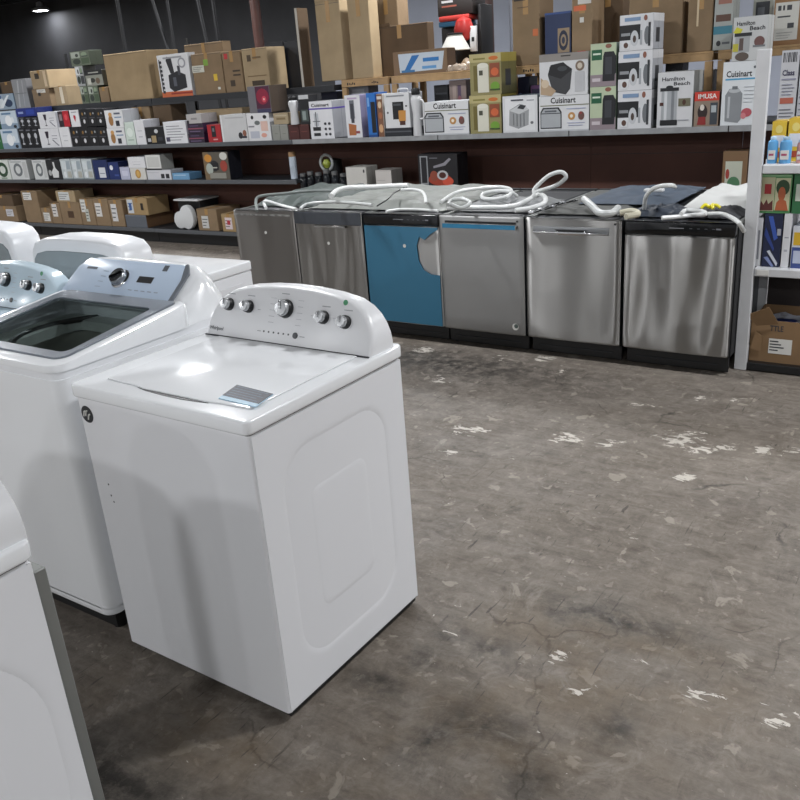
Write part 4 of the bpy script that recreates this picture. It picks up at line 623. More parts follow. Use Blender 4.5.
def make_floor():
    xs = [-26, -20, -14, -10, -7] + [-6 + .04*i for i in range(166)] + [1.5, 4, 9]
    ys = [-10, -5, -1] + [-.2 + .04*i for i in range(136)] + [6, 7.5, 9, 12, 15.4]
    vs = [(x, y, 0) for y in ys for x in xs]; nx = len(xs)
    fs = [(j*nx+i, j*nx+i+1, (j+1)*nx+i+1, (j+1)*nx+i) for j in range(len(ys)-1) for i in range(nx-1)]
    # underside slab
    o = len(vs); vs += [(-26, -10, -.15), (9, -10, -.15), (9, 15.4, -.15), (-26, 15.4, -.15)]; fs.append((o+3, o+2, o+1, o))
    me = bpy.data.meshes.new('floor'); me.from_pydata(vs, [], fs); me.materials.append(floor_material())
    oil = [(-2.05, 2.15, 0, 0, 0)]
    A = {n: [0.] * len(vs) for n in ('paint', 'oil', 'rust')}
    OIL = [(-1.082, 1.924, .07, .05), (-1.223, 1.942, .07, .05), (-1.25, 1.78, .05, .06), (-.4, 1.4, .2, .10), (-.8, 2.25, .25, .06), (-.97, 2.21, .06, .05), (-.62, 1.78, .05, .08), (-1.04, 1.5, .05, .1), (-.95, 1.62, .12, .06), (-1.3, 1.62, .1, .05), (-.75, 1.5, .05, .07), (-2.6, 4.3, .9, .25), (-1.7, .95, .3, .1)]
    RUST = [(-.95, 1.6, .35, .5), (-1.6, 1.2, .5, .14), (-.75, 2.0, .5, .4)]
    for k, (x, y, z) in enumerate(vs):
        if z < 0 or x < -6.1 or x > .8: continue
        v = 0
        for cx, cy, ax, ay, bx, by in PATCHES:
            det = ax*by - ay*bx; dx = x-cx; dy = y-cy
            u = (dx*by - dy*bx) / det; w = (ax*dy - ay*dx) / det
            d = u*u + w*w
            if d < 9: v = max(v, math.exp(-d*.6))
        A['paint'][k] = v
        A['oil'][k] = max(math.exp(-(((x-a)/c)**2 + ((y-b)/d)**2)) for a, b, c, d in OIL)
        A['rust'][k] = max(math.exp(-(((x-a)/c)**2 + ((y-b)/d)**2)) for a, b, c, d in RUST)
    for n in A: me.attributes.new(n, 'FLOAT', 'POINT')
    for n in A: me.attributes[n].data.foreach_set('value', A[n])
    f = bpy.data.objects.new('floor', me); C.objects.link(f); struct(f)
make_floor()

WALLDARK = mat('dark_painted_wall', '3c3d40', .8, var=.18, vscale=1.2)
WALLPALE = mat('pale_painted_wall', 'a0a6b4', .7, var=.05, vscale=1.5)
WALLSIDE = mat('grey_painted_wall', 'a9abae', .8, var=.05, vscale=1)
ROOF = mat('dark_roof_deck', '1a1c20', .8, var=.3, vscale=2)
struct(MB().box(-26, -11.9, 15.4, 15.6, 0, 4.4, WALLDARK).build('wall_back', smooth=0))
struct(MB().box(-11.9, 9, 15.4, 15.6, 0, 4.4, WALLPALE).build('wall_back_pale', smooth=0))
struct(MB().box(-26.2, -26, -10, 15.6, 0, 4.4, WALLDARK).build('wall_left', smooth=0))
struct(MB().box(9, 9.2, -10, 15.6, 0, 4.4, WALLSIDE).build('wall_right', smooth=0))
struct(MB().box(-26.2, 9.2, -10.2, -10, 0, 4.4, WALLSIDE).build('wall_front', smooth=0))
mb = MB().box(-26.2, 9.2, -10.2, 15.6, 4.4, 4.5, ROOF)
struct(mb.build('ceiling', smooth=0))
k = 0
for y in [-8, -5.6, -3.2, -.8, 1.6, 4, 6.4, 8.8, 11.2, 13.6]:
    j = MB()
    j.box(-26, 9, y - .04, y + .04, 4.33, 4.4, ROOF); j.box(-26, 9, y - .03, y + .03, 4.05, 4.09, ROOF)
    n = 50
    for i in range(n):
        xa = -26 + 35 * i / n; xb = xa + 35 / n
        j.tube([(xa, y, 4.08), ((xa + xb) / 2, y, 4.34)], .012, ROOF, 4, res=1); j.tube([((xa + xb) / 2, y, 4.34), (xb, y, 4.08)], .012, ROOF, 4, res=1)
    k += 1; struct(j.build('trim_%d' % k, smooth=0))

# wall services standing behind the shelving
PIPE = mat('dark_pipe', '17181b', .6)
RUSTPIPE = mat('red_brown_pipe', '4a2a22', .5, var=.2)
def pipe(label, x0, y, x1, r, m, cat='pipe', name='steel_pipe', z1=4.05):
    mb = MB().tube([(x0, y, 0.02), (x1, y, z1)], r, m, 12, res=1)
    mb.lathe([(r*2.2, 0), (r*2.2, .02), (r, .03)], m, 12, Matrix.Translation((x0, y, 0)))
    tag(mb.build(name, loc=(0, 0, 0)), label, cat)
pipe('thin black upright pipe above the big plain carton', -11.39, 9.5, -11.39, .03, PIPE)
pipe('thin black slanting brace pipe right of the upright one, left of the pair', -9.9, 9.5, -10.85, .025, PIPE)
pipe('thin black upright pipe beside the slanting brace above the machine picture box', -10.41, 9.6, -10.41, .025, PIPE)
pipe('black slanting pipe above the stickered carton, left of a close pair', -9.35, 9.5, -9.8, .025, PIPE)
pipe('black upright pipe above the stickered carton, right of a close pair', -9.48, 9.6, -9.48, .025, PIPE)
pipe('thick red brown pipe rising behind the tan crown carton', -8.6, 9.5, -8.6, .07, RUSTPIPE)
pipe('thick dark brown column behind the lamp shade and bagged bundle', -5.06, 9.5, -5.06, .095, mat('brown_column', '3a2622', .5), 'column', 'steel_column')
pipe('slim grey column just right of the thick dark brown one', -4.76, 9.6, -4.76, .04, mat('grey_column', '6b6e76', .5), 'column', 'steel_column')

# ------------------------------------------------------------------ ceiling lamps
LAMPLENS = mat('lamp_lens', 'ffffff', .5, emit='f4f6ff', estr=18.)
LAMPBODY = mat('lamp_housing', '9a9c9f', .5)
def lamp(x, y, z, label, group=None, e=LAMP_E):
    t = empty('ceiling_lamp', (x, y, z), 0, label, 'lamp', group)
    mb = MB().lathe([(.03, .22), (.08, .2), (.10, .09), (.21, .06), (.225, .0), (.205, .0)], LAMPBODY, 32); mb.build('housing', t)
    MB().tube([(0, 0, .2), (0, 0, 4.4 - z)], .008, BLACK, 6, res=1).build('hanger', t)
    MB().lathe([(.2, .012), (.2, .004), (.17, -.002), (.001, -.004)], LAMPLENS, 32).build('lens', t)
    l = bpy.data.lights.new('lamp_light', 'AREA'); l.shape = 'DISK'; l.size = .4; l.energy = e; l.color = (.975, .985, 1)
    lo = bpy.data.objects.new('lamp_light', l); C.objects.link(lo); lo.parent = t; lo.location = (0, 0, -.012)
lamp(-21, 14.98, 4.0, 'round glowing ceiling lamp at the upper left corner', None, 12)
for x in (-19.5, -14.5, -9.4, -4.3, .75, 5.8):
    for y in (-7.4, -3.6, 3.9, 7.66, 11.4):  # the farthest row is added to brighten the back wall
        lamp(x, y, 4.0, 'round ceiling lamp of the partly added grid high in the hall, outside the picture', 'ceiling lamps outside the picture')

# ------------------------------------------------------------------ shelving
def shelf(label, x0, x1, z, y0, y1, edge, th=.035):
    t = empty('shelf_board', ((x0+x1)/2, y0, z), 0, label, 'shelf')
    w = (x1-x0)/2
    MB().box(-w, w, .012, y1-y0, -th, 0, DARKMETAL, .003).build('board', t)
    MB().box(-w, w, 0, .0125, -th-.008, .002, edge, .003).build('front_edge', t, smooth=0)
X_L, X_R = -13.2, -.35
cuts = [-13.2, -10.9, -8.45, -6.05, -4.27, -2.97, -1.67, -.35]
names = ['far left', 'left of the black boxes', 'under the coffee and lettered boxes', 'left of the name boxes', 'under the coffee maker box', 'under the yellow boxes', 'under the mixer boxes', 'behind the white post']
names2 = ['at the far left end', 'holding the dish boxes', 'holding the white stacked boxes', 'behind the first dishwashers', 'behind the blue dishwasher', 'behind the silver dishwashers', 'behind the rightmost dishwasher']
for i in range(7):
    a, b = cuts[i] + .004, cuts[i+1] - .004
    shelf('middle shelf board %s' % ['at the far left end', 'under the black boxes', 'under the coffee and lettered boxes', 'under the red picture box', 'under the blue case and juicer boxes', 'under the ice maker and kettle boxes', 'under the urn and tall Cuisinart boxes'][i], a, b, 1.175, 7.0, 7.98, LIGHTEDGE if i >= 3 else DARKEDGE)
    shelf('lower dark shelf board %s' % names2[i], a, b, .765 if i < 3 else .60, 7.0, 7.49, DARKEDGE)
    shelf('bottom dark shelf board near the floor %s' % names2[i], a, b, .175, 7.0, 7.49, DARKEDGE)
    kb = MB().box(a, b, 7.06, 7.09, .003, .131, BLACK).build('kick_board', smooth=0)
    tag(kb, 'black kick board under the bottom shelf %s' % names2[i], 'board')
    bp = MB().box(a-.003, b+.003, 7.50, 7.51, .002, 1.13, BROWNPANEL, .002)
    for z in (.45, .93): bp.box(a+.006, b-.006, 7.4985, 7.50, z, z+.004, BLACK)
    tag(bp.build('back_panel', smooth=0), 'dark red brown shelf back panel %s' % names2[i], 'panel')
for i in (0, 1, 2):
    a = cuts[i] + .004; b = [cuts[1], cuts[2], -5.66][i] - .004
    shelf('top black shelf board %s' % ['at the far left end', 'under the patterned boxes', 'under the stickered cartons'][i], a, b, 1.68, 7.3, 8.0, DARKMETAL, .055)
for i, x in enumerate(cuts[1:-1]):
    up = MB().box(-.02, .02, 0, .03, 0, 2.35 if i < 3 else 1.75, BLACK, .003)
    for q in range(30): up.box(-.004, .004, -.0006, 0, .3 + q*.045, .32 + q*.045, DARKMETAL)
    tag(up.build('shelf_upright', loc=(x, 8.01, 0), smooth=0), 'black slotted shelf upright, %s from the left' % ['first', 'second', 'third', 'fourth', 'fifth', 'sixth'][i], 'upright')
    for z in (1.175, .765): pass
# timber racks standing on the middle shelf
def rack(label, x0, x1):
    t = empty('timber_rack', ((x0+x1)/2, 7.36, 1.175), 0, label, 'rack'); w = (x1-x0)/2 - .01
    H = 1.72 - 1.175
    for s in (-1, 1):
        for y in (0, .52):
            MB().box(s*w - (.06 if s > 0 else 0), s*w + (0 if s > 0 else .06), y, y+.04, 0.001, H-.075, PINE, .004).build('leg', t, smooth=0)
    for y in (0, .52):
        MB().box(-w, w, y, y+.04, H-.072, H-.016, PINE, .004).build('beam', t, smooth=0)
    if 'left' in label or 'behind the yellow' in label:
        st = MB()
        for q in range(9): st.box(-w*.75 + q*.022 + (.2 if q > 4 else 0), -w*.75 + .014 + q*.022 + (.2 if q > 4 else 0), -.0008, 0, H-.055 + .004*(q % 2), H-.03 - .005*(q % 3), BLACK)
        st.build('stencil_mark', t, smooth=0)
    for q in range(5): MB().box(-w, w, .0 + q*.115, .1 + q*.115, H-.0155, H, PINE, .003).build('deck_board', t, smooth=0)
rack('pale timber rack at the left, under the tall tan cartons', -5.62, -5.02)
rack('timber rack under the blue marked carton and bags', -5.0, -3.72)
rack('timber rack behind the yellow and ice maker boxes', -3.70, -2.62)
rack('timber rack behind the mixer stack and coffee urn box', -2.60, -1.90)
rack('timber rack behind the tall Cuisinart box, right end', -1.88, -1.02)

# ------------------------------------------------------------------ goods on the shelves
TAPE = mat('packing_tape', 'a88556', .25)
LABELW = mat('paper_label', 'd6d5d0', .6)
LABELINK = mat('label_ink', '33343a', .6)
def carton_parts(t, w, d, h, body, i, tape=True):
    b = MB().box(-w/2, w/2, 0, d, 0, h, body, min(.005, w*.03), 1)
    # flap seam across the top and front flap crease
    b.box(-w/2+.004, w/2-.004, d/2-.0015, d/2+.0015, h, h+.0012, LABELINK)
    b.box(-w/2+.004, w/2-.004, -.0008, 0, h*.965, h*.97, LABELINK)
    b.build('carton_body', t, smooth=0)
    rr = random.Random(i)
    if tape:
        tp = MB().box(-.025 if w > .12 else -w*.2, .025 if w > .12 else w*.2, -.0012, 0, h*.74, h, TAPE); tp.box(-.025 if w > .12 else -w*.2, .025 if w > .12 else w*.2, -.0012, d, h+.0012, h+.0022, TAPE)
        tp.build('packing_tape', t, smooth=0)
LABELS = {  # label substring -> list of (part name, x0, z0, x1, z1, colour) as fractions of the front
 'far left of the bottom': [('label', .55, .35, .85, .8, 'c9cad0')], 'tall brown carton with a white label near': [('label', .12, .72, .62, .95, 'd8d8d6')],
 'small low carton': [('label', .2, .15, .85, .7, 'd0d0cc')], 'tall narrow label': [('label', .2, .35, .7, .95, 'd2cfcc')], 'black marked': [('label', .15, .15, .7, .9, 'cdd0d0')],
 'round dark stamp': [('stamp', .35, .3, .65, .6, '4a3524')], 'two crossed': [('label', .1, .5, .45, .98, 'd2d3d0'), ('label', .35, .15, .6, .62, 'bcc0b8')],
 'one upright white': [('label', .1, .35, .5, .85, 'd5d3d0')], 'slanted white': [('label', .15, .2, .55, .85, 'cfcfd0')], 'blue and white label': [('label', .05, .1, .32, .9, 'c6ccd4'), ('label', .12, .3, .25, .7, '3f66a5'), ('stamp', .68, .3, .8, .7, '2a2420')],
 'right of the white foam': [('label', .22, .12, .55, .68, 'c4c4c2')], 'red and white label': [('label', .25, .15, .75, .8, 'd4c6c8'), ('label', .4, .4, .62, .65, 'a82c3a')],
 'torn white corner': [('label', .3, .78, .8, .98, 'd8d4c8'), ('stamp', .35, .62, .5, .8, '2b2520')], 'pale taped': [('tape_patch', .45, .1, .7, .95, 'd8cdb8')],
 'round mark resting': [('stamp', .25, .55, .5, .85, '30271c'), ('tape_patch', .75, .1, .9, .95, 'cdb898')], 'green and yellow stickers': [('sticker', .4, .7, .55, .85, '7aa03c'), ('sticker', .68, .32, .8, .48, 'd8b53a'), ('label', .0, .55, .4, .72, 'c8c8bc'), ('sticker', .78, .1, .86, .16, 'd5d5cc')],
 'red sticker at its top': [('sticker', .12, .82, .3, .95, 'b82c30'), ('stamp', .3, .15, .55, .3, '3d3023'), ('stamp', .5, .4, .9, .44, '3d3023'), ('stamp', .5, .5, .9, .54, '3d3023')],
 'black crown': [('stamp', .3, .12, .8, .24, '3a2d1c'), ('stamp', .15, .34, .9, .36, '6d5636'), ('stamp', .2, .7, .35, .85, '4a3a26'), ('stamp', .42, .76, .75, .8, '6d5636')],
 'orange and white stickers': [('sticker', .1, .78, .7, .86, 'c8643c'), ('sticker', .3, .88, .95, 1.0, 'c8c6c0'), ('sticker', .4, .6, .6, .68, 'c8c6c0'), ('sticker', .3, .1, .7, .16, 'b83c34')],
 'black print at its top': [('stamp', .08, .94, .5, .98, '2a2220'), ('sticker', .76, .42, .95, .52, 'c0683c'), ('stamp', .2, .84, .6, .85, '5a4634')],
 'behind the mixer box stack': [('sticker', .05, .55, .2, .66, 'b8982c')], 'shiny tape': [('tape_patch', .36, .45, .44, .98, 'c9b696')],
 'pale edge': [('pale_edge', .1, .0, .9, 1., 'b5b0a6')],
 'white tag standing': [('label', .15, .3, .45, .8, 'cfcabd')],
}
def place(it, i):
    kind, style, name, cat, label, group, x, y, z, w, d, h, rz = it
    if style == 'b':
        o = None
    else:
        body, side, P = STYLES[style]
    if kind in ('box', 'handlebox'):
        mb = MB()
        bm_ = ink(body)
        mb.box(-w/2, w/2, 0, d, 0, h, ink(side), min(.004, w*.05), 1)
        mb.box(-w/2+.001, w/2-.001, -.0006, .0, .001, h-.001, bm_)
        if style == 'cuis_fp': mb.prism([(0.0, h*.78), (d, h*.78), (d, h*.82), (0., h*.82)], w/2, w/2+.0006, ink('5a4aa0'), 'x')
        if style in ('mixer', 'yell', 'bin'):
            c2 = {'mixer': 'c9cacd', 'yell': 'a89a50', 'bin': 'bcbab6'}[style]
            mb.box(w/2, w/2+.0006, .002, d-.002, h*.78, h-.002, ink(c2)); mb.box(w/2+.0006, w/2+.0012, d*.25, d*.6, h*.2, h*.6, ink('3a3c40'))
        prints(mb, w, h, -.0006, P)
        # glued end flap seam on the side and top tuck flap
        mb.box(w/2, w/2+.0007, d*.5, d*.503, .003, h-.003, LABELINK)
        mb.box(-w/2+.005, w/2-.005, d*.06, d*.065, h, h+.0007, LABELINK)
        if kind == 'handlebox':
            t = empty(name, (x, y, z), rz, label, cat, group); mb.build('box_body', t, smooth=0)
            MB().tube([(-w*.2, d*.5, h), (-w*.17, d*.5, h+.03), (w*.17, d*.5, h+.03), (w*.2, d*.5, h)], .006, mat('carry_handle', 'b8babc', .4), 8).build('handle', t)
        else:
            tag(mb.build(name, loc=(x, y, z), smooth=0, rz=rz), label, cat, group)
    elif kind in ('carton', 'carton0'):
        t = empty(name, (x, y, z), rz, label, cat, group)
        carton_parts(t, w, d, h, kraft(body), i, kind == 'carton')
        for key, L_ in LABELS.items():
            if key in label:
                for k, (pn, a, b, c, g, col) in enumerate(L_):
                    m2 = MB(); dd = -.0015 - .0008*k
                    m2.box(-w/2 + a*w, -w/2 + c*w, dd, dd+.0008, b*h, g*h, ink(col))
                    if pn == 'label' and (c-a)*w > .05:
                        for q in range(3): m2.box(-w/2 + (a+.03)*w, -w/2 + (a + (c-a)*(.6+.15*q))*w, dd-.0004, dd, (b + (g-b)*(.2+.25*q))*h, (b + (g-b)*(.26+.25*q))*h, LABELINK)
                    m2.build({'label': 'shipping_label'}.get(pn, pn), t, smooth=0)
        if 'raised side flap' in label:
            MB().prism([(-w/2, h), (-w/2+w*.35, h), (-w/2+w*.33, h+.03), (-w/2+.01, h+.02)], 0, .005, kraft(body)).build('carton_flap', t, smooth=0)
        if 'crushed top' in label or 'left end of the timber' in label:
            MB().prism([(-w/2, h), (w/2, h), (w/2-.02, h+.05), (-w/2+.01, h+.07)], 0, .005, kraft(body)).build('carton_flap', t, smooth=0)
    elif kind == 'bottle':
        t = empty(name, (x, y, z), rz, label, cat, group); r = min(w, .11)/2
        lc = mat('white_bottle_plastic', 'cfd0d2', .35)
        MB().lathe([(r*.8, 0), (r*.85, .01), (r*.7, h*.45), (r*.98, h*.72), (r*.95, h*.8), (r*.6, h*.86)], lc, 20).build('bottle_body', t)
        MB().lathe([(r*.75, h*.862), (r*.8, h*.88), (r*.8, h*.97), (r*.7, h)], BLACK, 20).build('cap', t)
        if name == 'white_jug': MB().tube([(r*.85, 0, h*.75), (r*1.5, 0, h*.7), (r*1.5, 0, h*.4), (r*.75, 0, h*.35)], .008, lc, 8).build('handle', t)
    elif kind in ('bottle2', 'bottle3'):
        t = empty(name, (x, y + d/2, z), rz, label, cat, group)
        bc = mat('blue_bottle_plastic', '5f9fd0', .3) if kind == 'bottle2' else mat('pink_bottle_plastic', 'c08a86', .3)
        s = w/2
        b = bmesh.new()
        MB_ = MB()
        prof = [(s*.96, 0), (s, .008), (s*1.02, h*.72), (s*.92, h*.83), (s*.6, h*.88)]
        mx = Matrix.Diagonal((1, .9, 1, 1))
        MB_.lathe(prof, bc, 20, mx); MB_.build('bottle_body', t)
        MB().lathe([(s*.58, h*.882), (s*.6, h*.89), (s*.58, h*.98), (s*.5, h)], mat('bottle_cap', 'a9c6dd', .4), 16).build('cap', t)
        lb = MB(); lb.box(-s*.7, s*.7, -s*.92-.0015, -s*.80, h*.15, h*.5, LABELW, .002); lb.box(-s*.5, s*.4, -s*.92-.0022, -s*.92-.0015, h*.3, h*.38, ink('a8506a')); lb.build('paper_label', t, smooth=0)
        b.free()
    elif kind == 'roll':
        t = empty(name, (x, y + d/2, z), rz, label, cat, group); r = w/2*.8
        MB().lathe([(r, 0), (r, h*.82)], mat('roll_wrap', 'b9c4d0', .4, var=.2, vscale=12), 20).build('roll_body', t)
        MB().lathe([(r*1.02, h*.822), (r*1.02, h), (r*.5, h), (r*.5, h-.01)], mat('roll_core', '9a7a58', .7), 20).build('core_end', t)
    elif kind == 'torn':
        t = empty(name, (x, y, z), rz, label, cat, group); K = kraft(body); q = .005
        b = MB()
        b.box(-w/2, w/2, 0, q, 0, h, K); b.box(-w/2, w/2, d-q, d, 0, h, K); b.box(-w/2, -w/2+q, q, d-q, 0, h, K); b.box(w/2-q, w/2, q, d-q, 0, h, K); b.box(-w/2+q, w/2-q, q, d-q, 0, q, K)
        b.build('carton_body', t, smooth=0)
        fl = MB(); fl.prism([(-.0, .0), (.115, .02), (.06, .13), (-.05, .07)], -.004, 0, K, 'y')
        o = fl.build('torn_flap', t, loc=(-w/2+.03, -.012, h-.03), smooth=0); o.rotation_euler = (.35, 0, .1)
        fl = MB(); fl.prism([(0, 0), (.06, .0), (.04, .09), (.0, .11)], -.004, 0, K, 'y')
        o = fl.build('torn_flap', t, loc=(-w/2+.005, -.008, h*.3), smooth=0); o.rotation_euler = (0, .2, 0)
        m2 = MB().box(-w/2+.10, -w/2+.22, -.0014, 0, h*.22, h*.58, LABELW)
        for k2 in range(4): m2.box(-w/2+.105, -w/2+.15+.015*(k2 % 3), -.0018, -.0014, h*(.5-.07*k2), h*(.53-.07*k2), LABELINK)
        m2.build('shipping_label', t, smooth=0)
        m3 = MB(); vs, fs = text_mesh('TTLE'); m3.add([(-w/2+.10+.07*u, -.0012, h*.76+.032*v) for u, v in vs], fs, LABELINK); m3.build('printed_lettering', t, smooth=0)
        m4 = MB(); m4.grid(lambda u, v: ((u-.5)*(w-.03), .02+v*(d-.05), h*.82 + .04*noise.noise((u*5, v*5, 2))), 16, 14, mat('plastic_bag_white', 'b8bcc8', .25, var=.3, vscale=9)); 
        m4.box(-w*.2, w*.1, .06, .14, h*.75, h*.93, mat('blue_pack_plastic', '2c3f7c', .3), .01)
        m4.build('bag_inside', t)
for i, it in enumerate(ITEMS): place(it, i)

# odd shaped goods
FOAM = mat('white_foam', 'cdcfd0', .7, bump=.1)
bo = MB().box(-.19, .19, 0, .3, 0, .325, mat('black_carton', '191a1c', .6), .004, 1)
bo.box(-.17, .17, -.001, 0, .02, .3, BLACK)
tag(bo.build('black_box', loc=(-7.93, 7.16, .175), smooth=0), 'dark box in the shade behind the white two-lobed foam shape', 'box')
tag(MB().box(-.21, .21, 0, .36, 0, .02, FOAM, .006).build('white_board', loc=(-7.93, 7.11, .502)), 'thin white board lying on the dark box above the foam shape', 'board')
pts = []
for t in range(48):
    a = 2*PI*t/48; r = 1
    ca, sa = math.cos(a), math.sin(a)
    # outline of two overlapping lobes
    def inside_r(a):
        best = 0
        for cx, cz, rx, rz_ in ((-.07, .10, .105, .105), (.05, .135, .12, .145)):
            for k in range(60):
                rr = k*.005; X_, Z_ = rr*math.cos(a), .115 + rr*math.sin(a)
                if ((X_-cx)/rx)**2 + ((Z_-cz)/rz_)**2 <= 1: best = max(best, rr)
        return best
    rr = inside_r(a); pts.append((rr*ca, .115 + rr*sa))
zmin = min(p[1] for p in pts); pts = [(p[0], p[1]-zmin) for p in pts]
tag(MB().prism(pts, 0, .07, FOAM, 'y', .012, 2).build('foam_shape', loc=(-7.93, 7.04, .176)), 'white two-lobed foam shape leaning on the bottom shelf', 'foam')
# jars behind the first dishwashers, on the lower shelf
JAR = mat('dark_jar_glass', '1c1e22', .1); JARM = mat('jar_metal', '8c8f92', .3, .7)
jars = [(-6.05, .10), (-5.95, .12), (-5.84, .11), (-5.73, .14), (-5.62, .12), (-5.51, .10)]
jd = ['first', 'second', 'third', 'fourth', 'fifth', 'sixth']
for k, (x, h) in enumerate([(a, b + .12) for a, b in jars]):
    t = empty('glass_jar', (x, 7.12, .60), 0, 'small dark jar with metal lid behind the leftmost dishwashers, %s from the left' % jd[k], 'jar', 'dark jars behind the leftmost dishwashers')
    MB().lathe([(.035, 0), (.042, .01), (.042, h*.7), (.03, h*.85)], JAR, 16).build('jar_body', t)
    MB().lathe([(.033, h*.852), (.035, h*.87), (.035, h), (.02, h+.004)], JARM, 16).build('lid', t)
t = empty('gift_basket', (-5.78, 7.3, .60), 0, 'dark ornament with a pale ring and yellow green ball behind the jars', 'ornament')
MB().lathe([(.09, 0), (.11, .02), (.10, .34), (.02, .36)], BLACK, 20).build('ornament_body', t)
MB().lathe([(.001, -.05), (.03, -.04), (.05, 0), (.03, .04), (.001, .05)], mat('green_ball', '8f9a3a', .4), 16, Matrix.Translation((-.0, -.09, .31))).build('ball', t)
b = MB(); b.tube([(.08*math.cos(a*PI/8), -.10, .32+.08*math.sin(a*PI/8)) for a in range(17)], .014, mat('pale_ring', 'a0a4a4', .4), 8, res=2); b.build('ring', t)
# bags and lamp shade on the timber rack
SH = mat('lamp_shade_cloth', 'b5b4ae', .7)
t = empty('lamp_shade', (-4.50, 7.80, 1.721), 0, 'off-white cone lamp shade with black rim below the red and blue pack', 'lamp shade')
MB().lathe([(.145, .19), (.15, .192), (.072, .33), (.068, .33)], SH, 28).build('shade', t)
MB().lathe([(.075, .331), (.08, .335), (.08, .345), (.06, .35)], BLACK, 28).build('rim', t)
MB().lathe([(.06, 0), (.05, .02), (.012, .03), (.012, .3)], BLACK, 20).build('stand', t)
def lump(name, cat, label, x0, x1, y0, y1, z0, h, m, seed, fold=5., edge=.18, nx=34, ny=26, group=None):
    def fn(u, v):
        e = smooth(min(u, 1-u)/edge) * smooth(min(v, 1-v)/edge)
        n = noise.noise((u*fold + seed, v*fold*.8, seed*1.7)); n2 = noise.noise((u*fold*2.6, v*fold*2.2 + seed, 3.1))
        jx = .02*noise.noise((v*7, seed, 0)); jy = .02*noise.noise((u*7, seed, 5))
        return (x0 + (x1-x0)*u + jx, y0 + (y1-y0)*v + jy, z0 + .004 + max(0, h * e**.6 * (.72 + .45*n + .22*n2)))
    mb = MB().grid(fn, nx, ny, m)
    mb.add([fn(0, 0)[:2] + (z0,), fn(1, 0)[:2] + (z0,), fn(1, 1)[:2] + (z0,), fn(0, 1)[:2] + (z0,)], [[3, 2, 1, 0]], m)
    o = mb.build(name, smooth=60); tag(o, label, cat, group)
    # solid skirt
    return o
BAGBROWN = mat('brown_plastic_bag', '7a6752', .35, var=.3, vscale=14)
lump('plastic_bag', 'bag', 'brown grey plastic bag bundle lying on the rack left of the tall printed carton', -4.33, -3.78, 7.45, 7.8, 1.721, .13, BAGBROWN, 3, 2.2)
lump('plastic_bag', 'bag', 'small pale plastic bag with orange spots in front of the brown bundle', -4.42, -4.16, 7.385, 7.45, 1.721, .07, mat('pale_bag', 'a39484', .3, var=.4, vscale=20), 5, 4)
t = empty('sports_pack', (-4.60, 8.05, 1.721), 0, 'red, white and blue striped pack on a black case above the lamp shade', 'pack')
p = MB(); p.box(-.2, .22, 0, .25, 0, .42, mat('black_case', '1a1a1e', .5), .01); p.build('case', t)
p = MB(); p.box(-.2, .1, -.05, .2, .421, .47, mat('blue_cloth', '33698e', .6), .01); p.build('blue_bag', t)
p = MB(); p.box(-.19, .16, -.06, .2, .471, .52, mat('red_cloth', 'b4362f', .6), .012); p.build('red_bag', t)
p = MB(); p.box(-.2, .2, -.05, .22, .521, .70, mat('black_print_box', '2c2624', .5), .006); p.box(-.15, -.02, -.052, -.05, .64, .66, ink('c8c8c8')); p.box(-.15, .02, -.052, -.05, .60, .615, ink('a05a4a')); p.build('printed_lid', t)
p = MB(); p.lathe([(.001, -.1), (.08, -.07), (.11, 0), (.08, .07), (.001, .1)], mat('red_ball', 'b02d2a', .35), 20, Matrix.Translation((.12, -.1, .38)) @ Matrix.Diagonal((1, .6, 1.2, 1))); p.build('red_ball', t)
p = MB(); p.box(.2, .27, -.13, -.1, .17, .40, mat('white_tag', 'cfd0d2', .5), .003); p.box(.22, .25, -.132, -.13, .26, .3, BLACK); p.build('hang_tag', t)
p = MB(); p.box(.225, .26, 0, .25, .0, .6, mat('black_panel_case', '151416', .5), .01); p.build('side_panel', t)

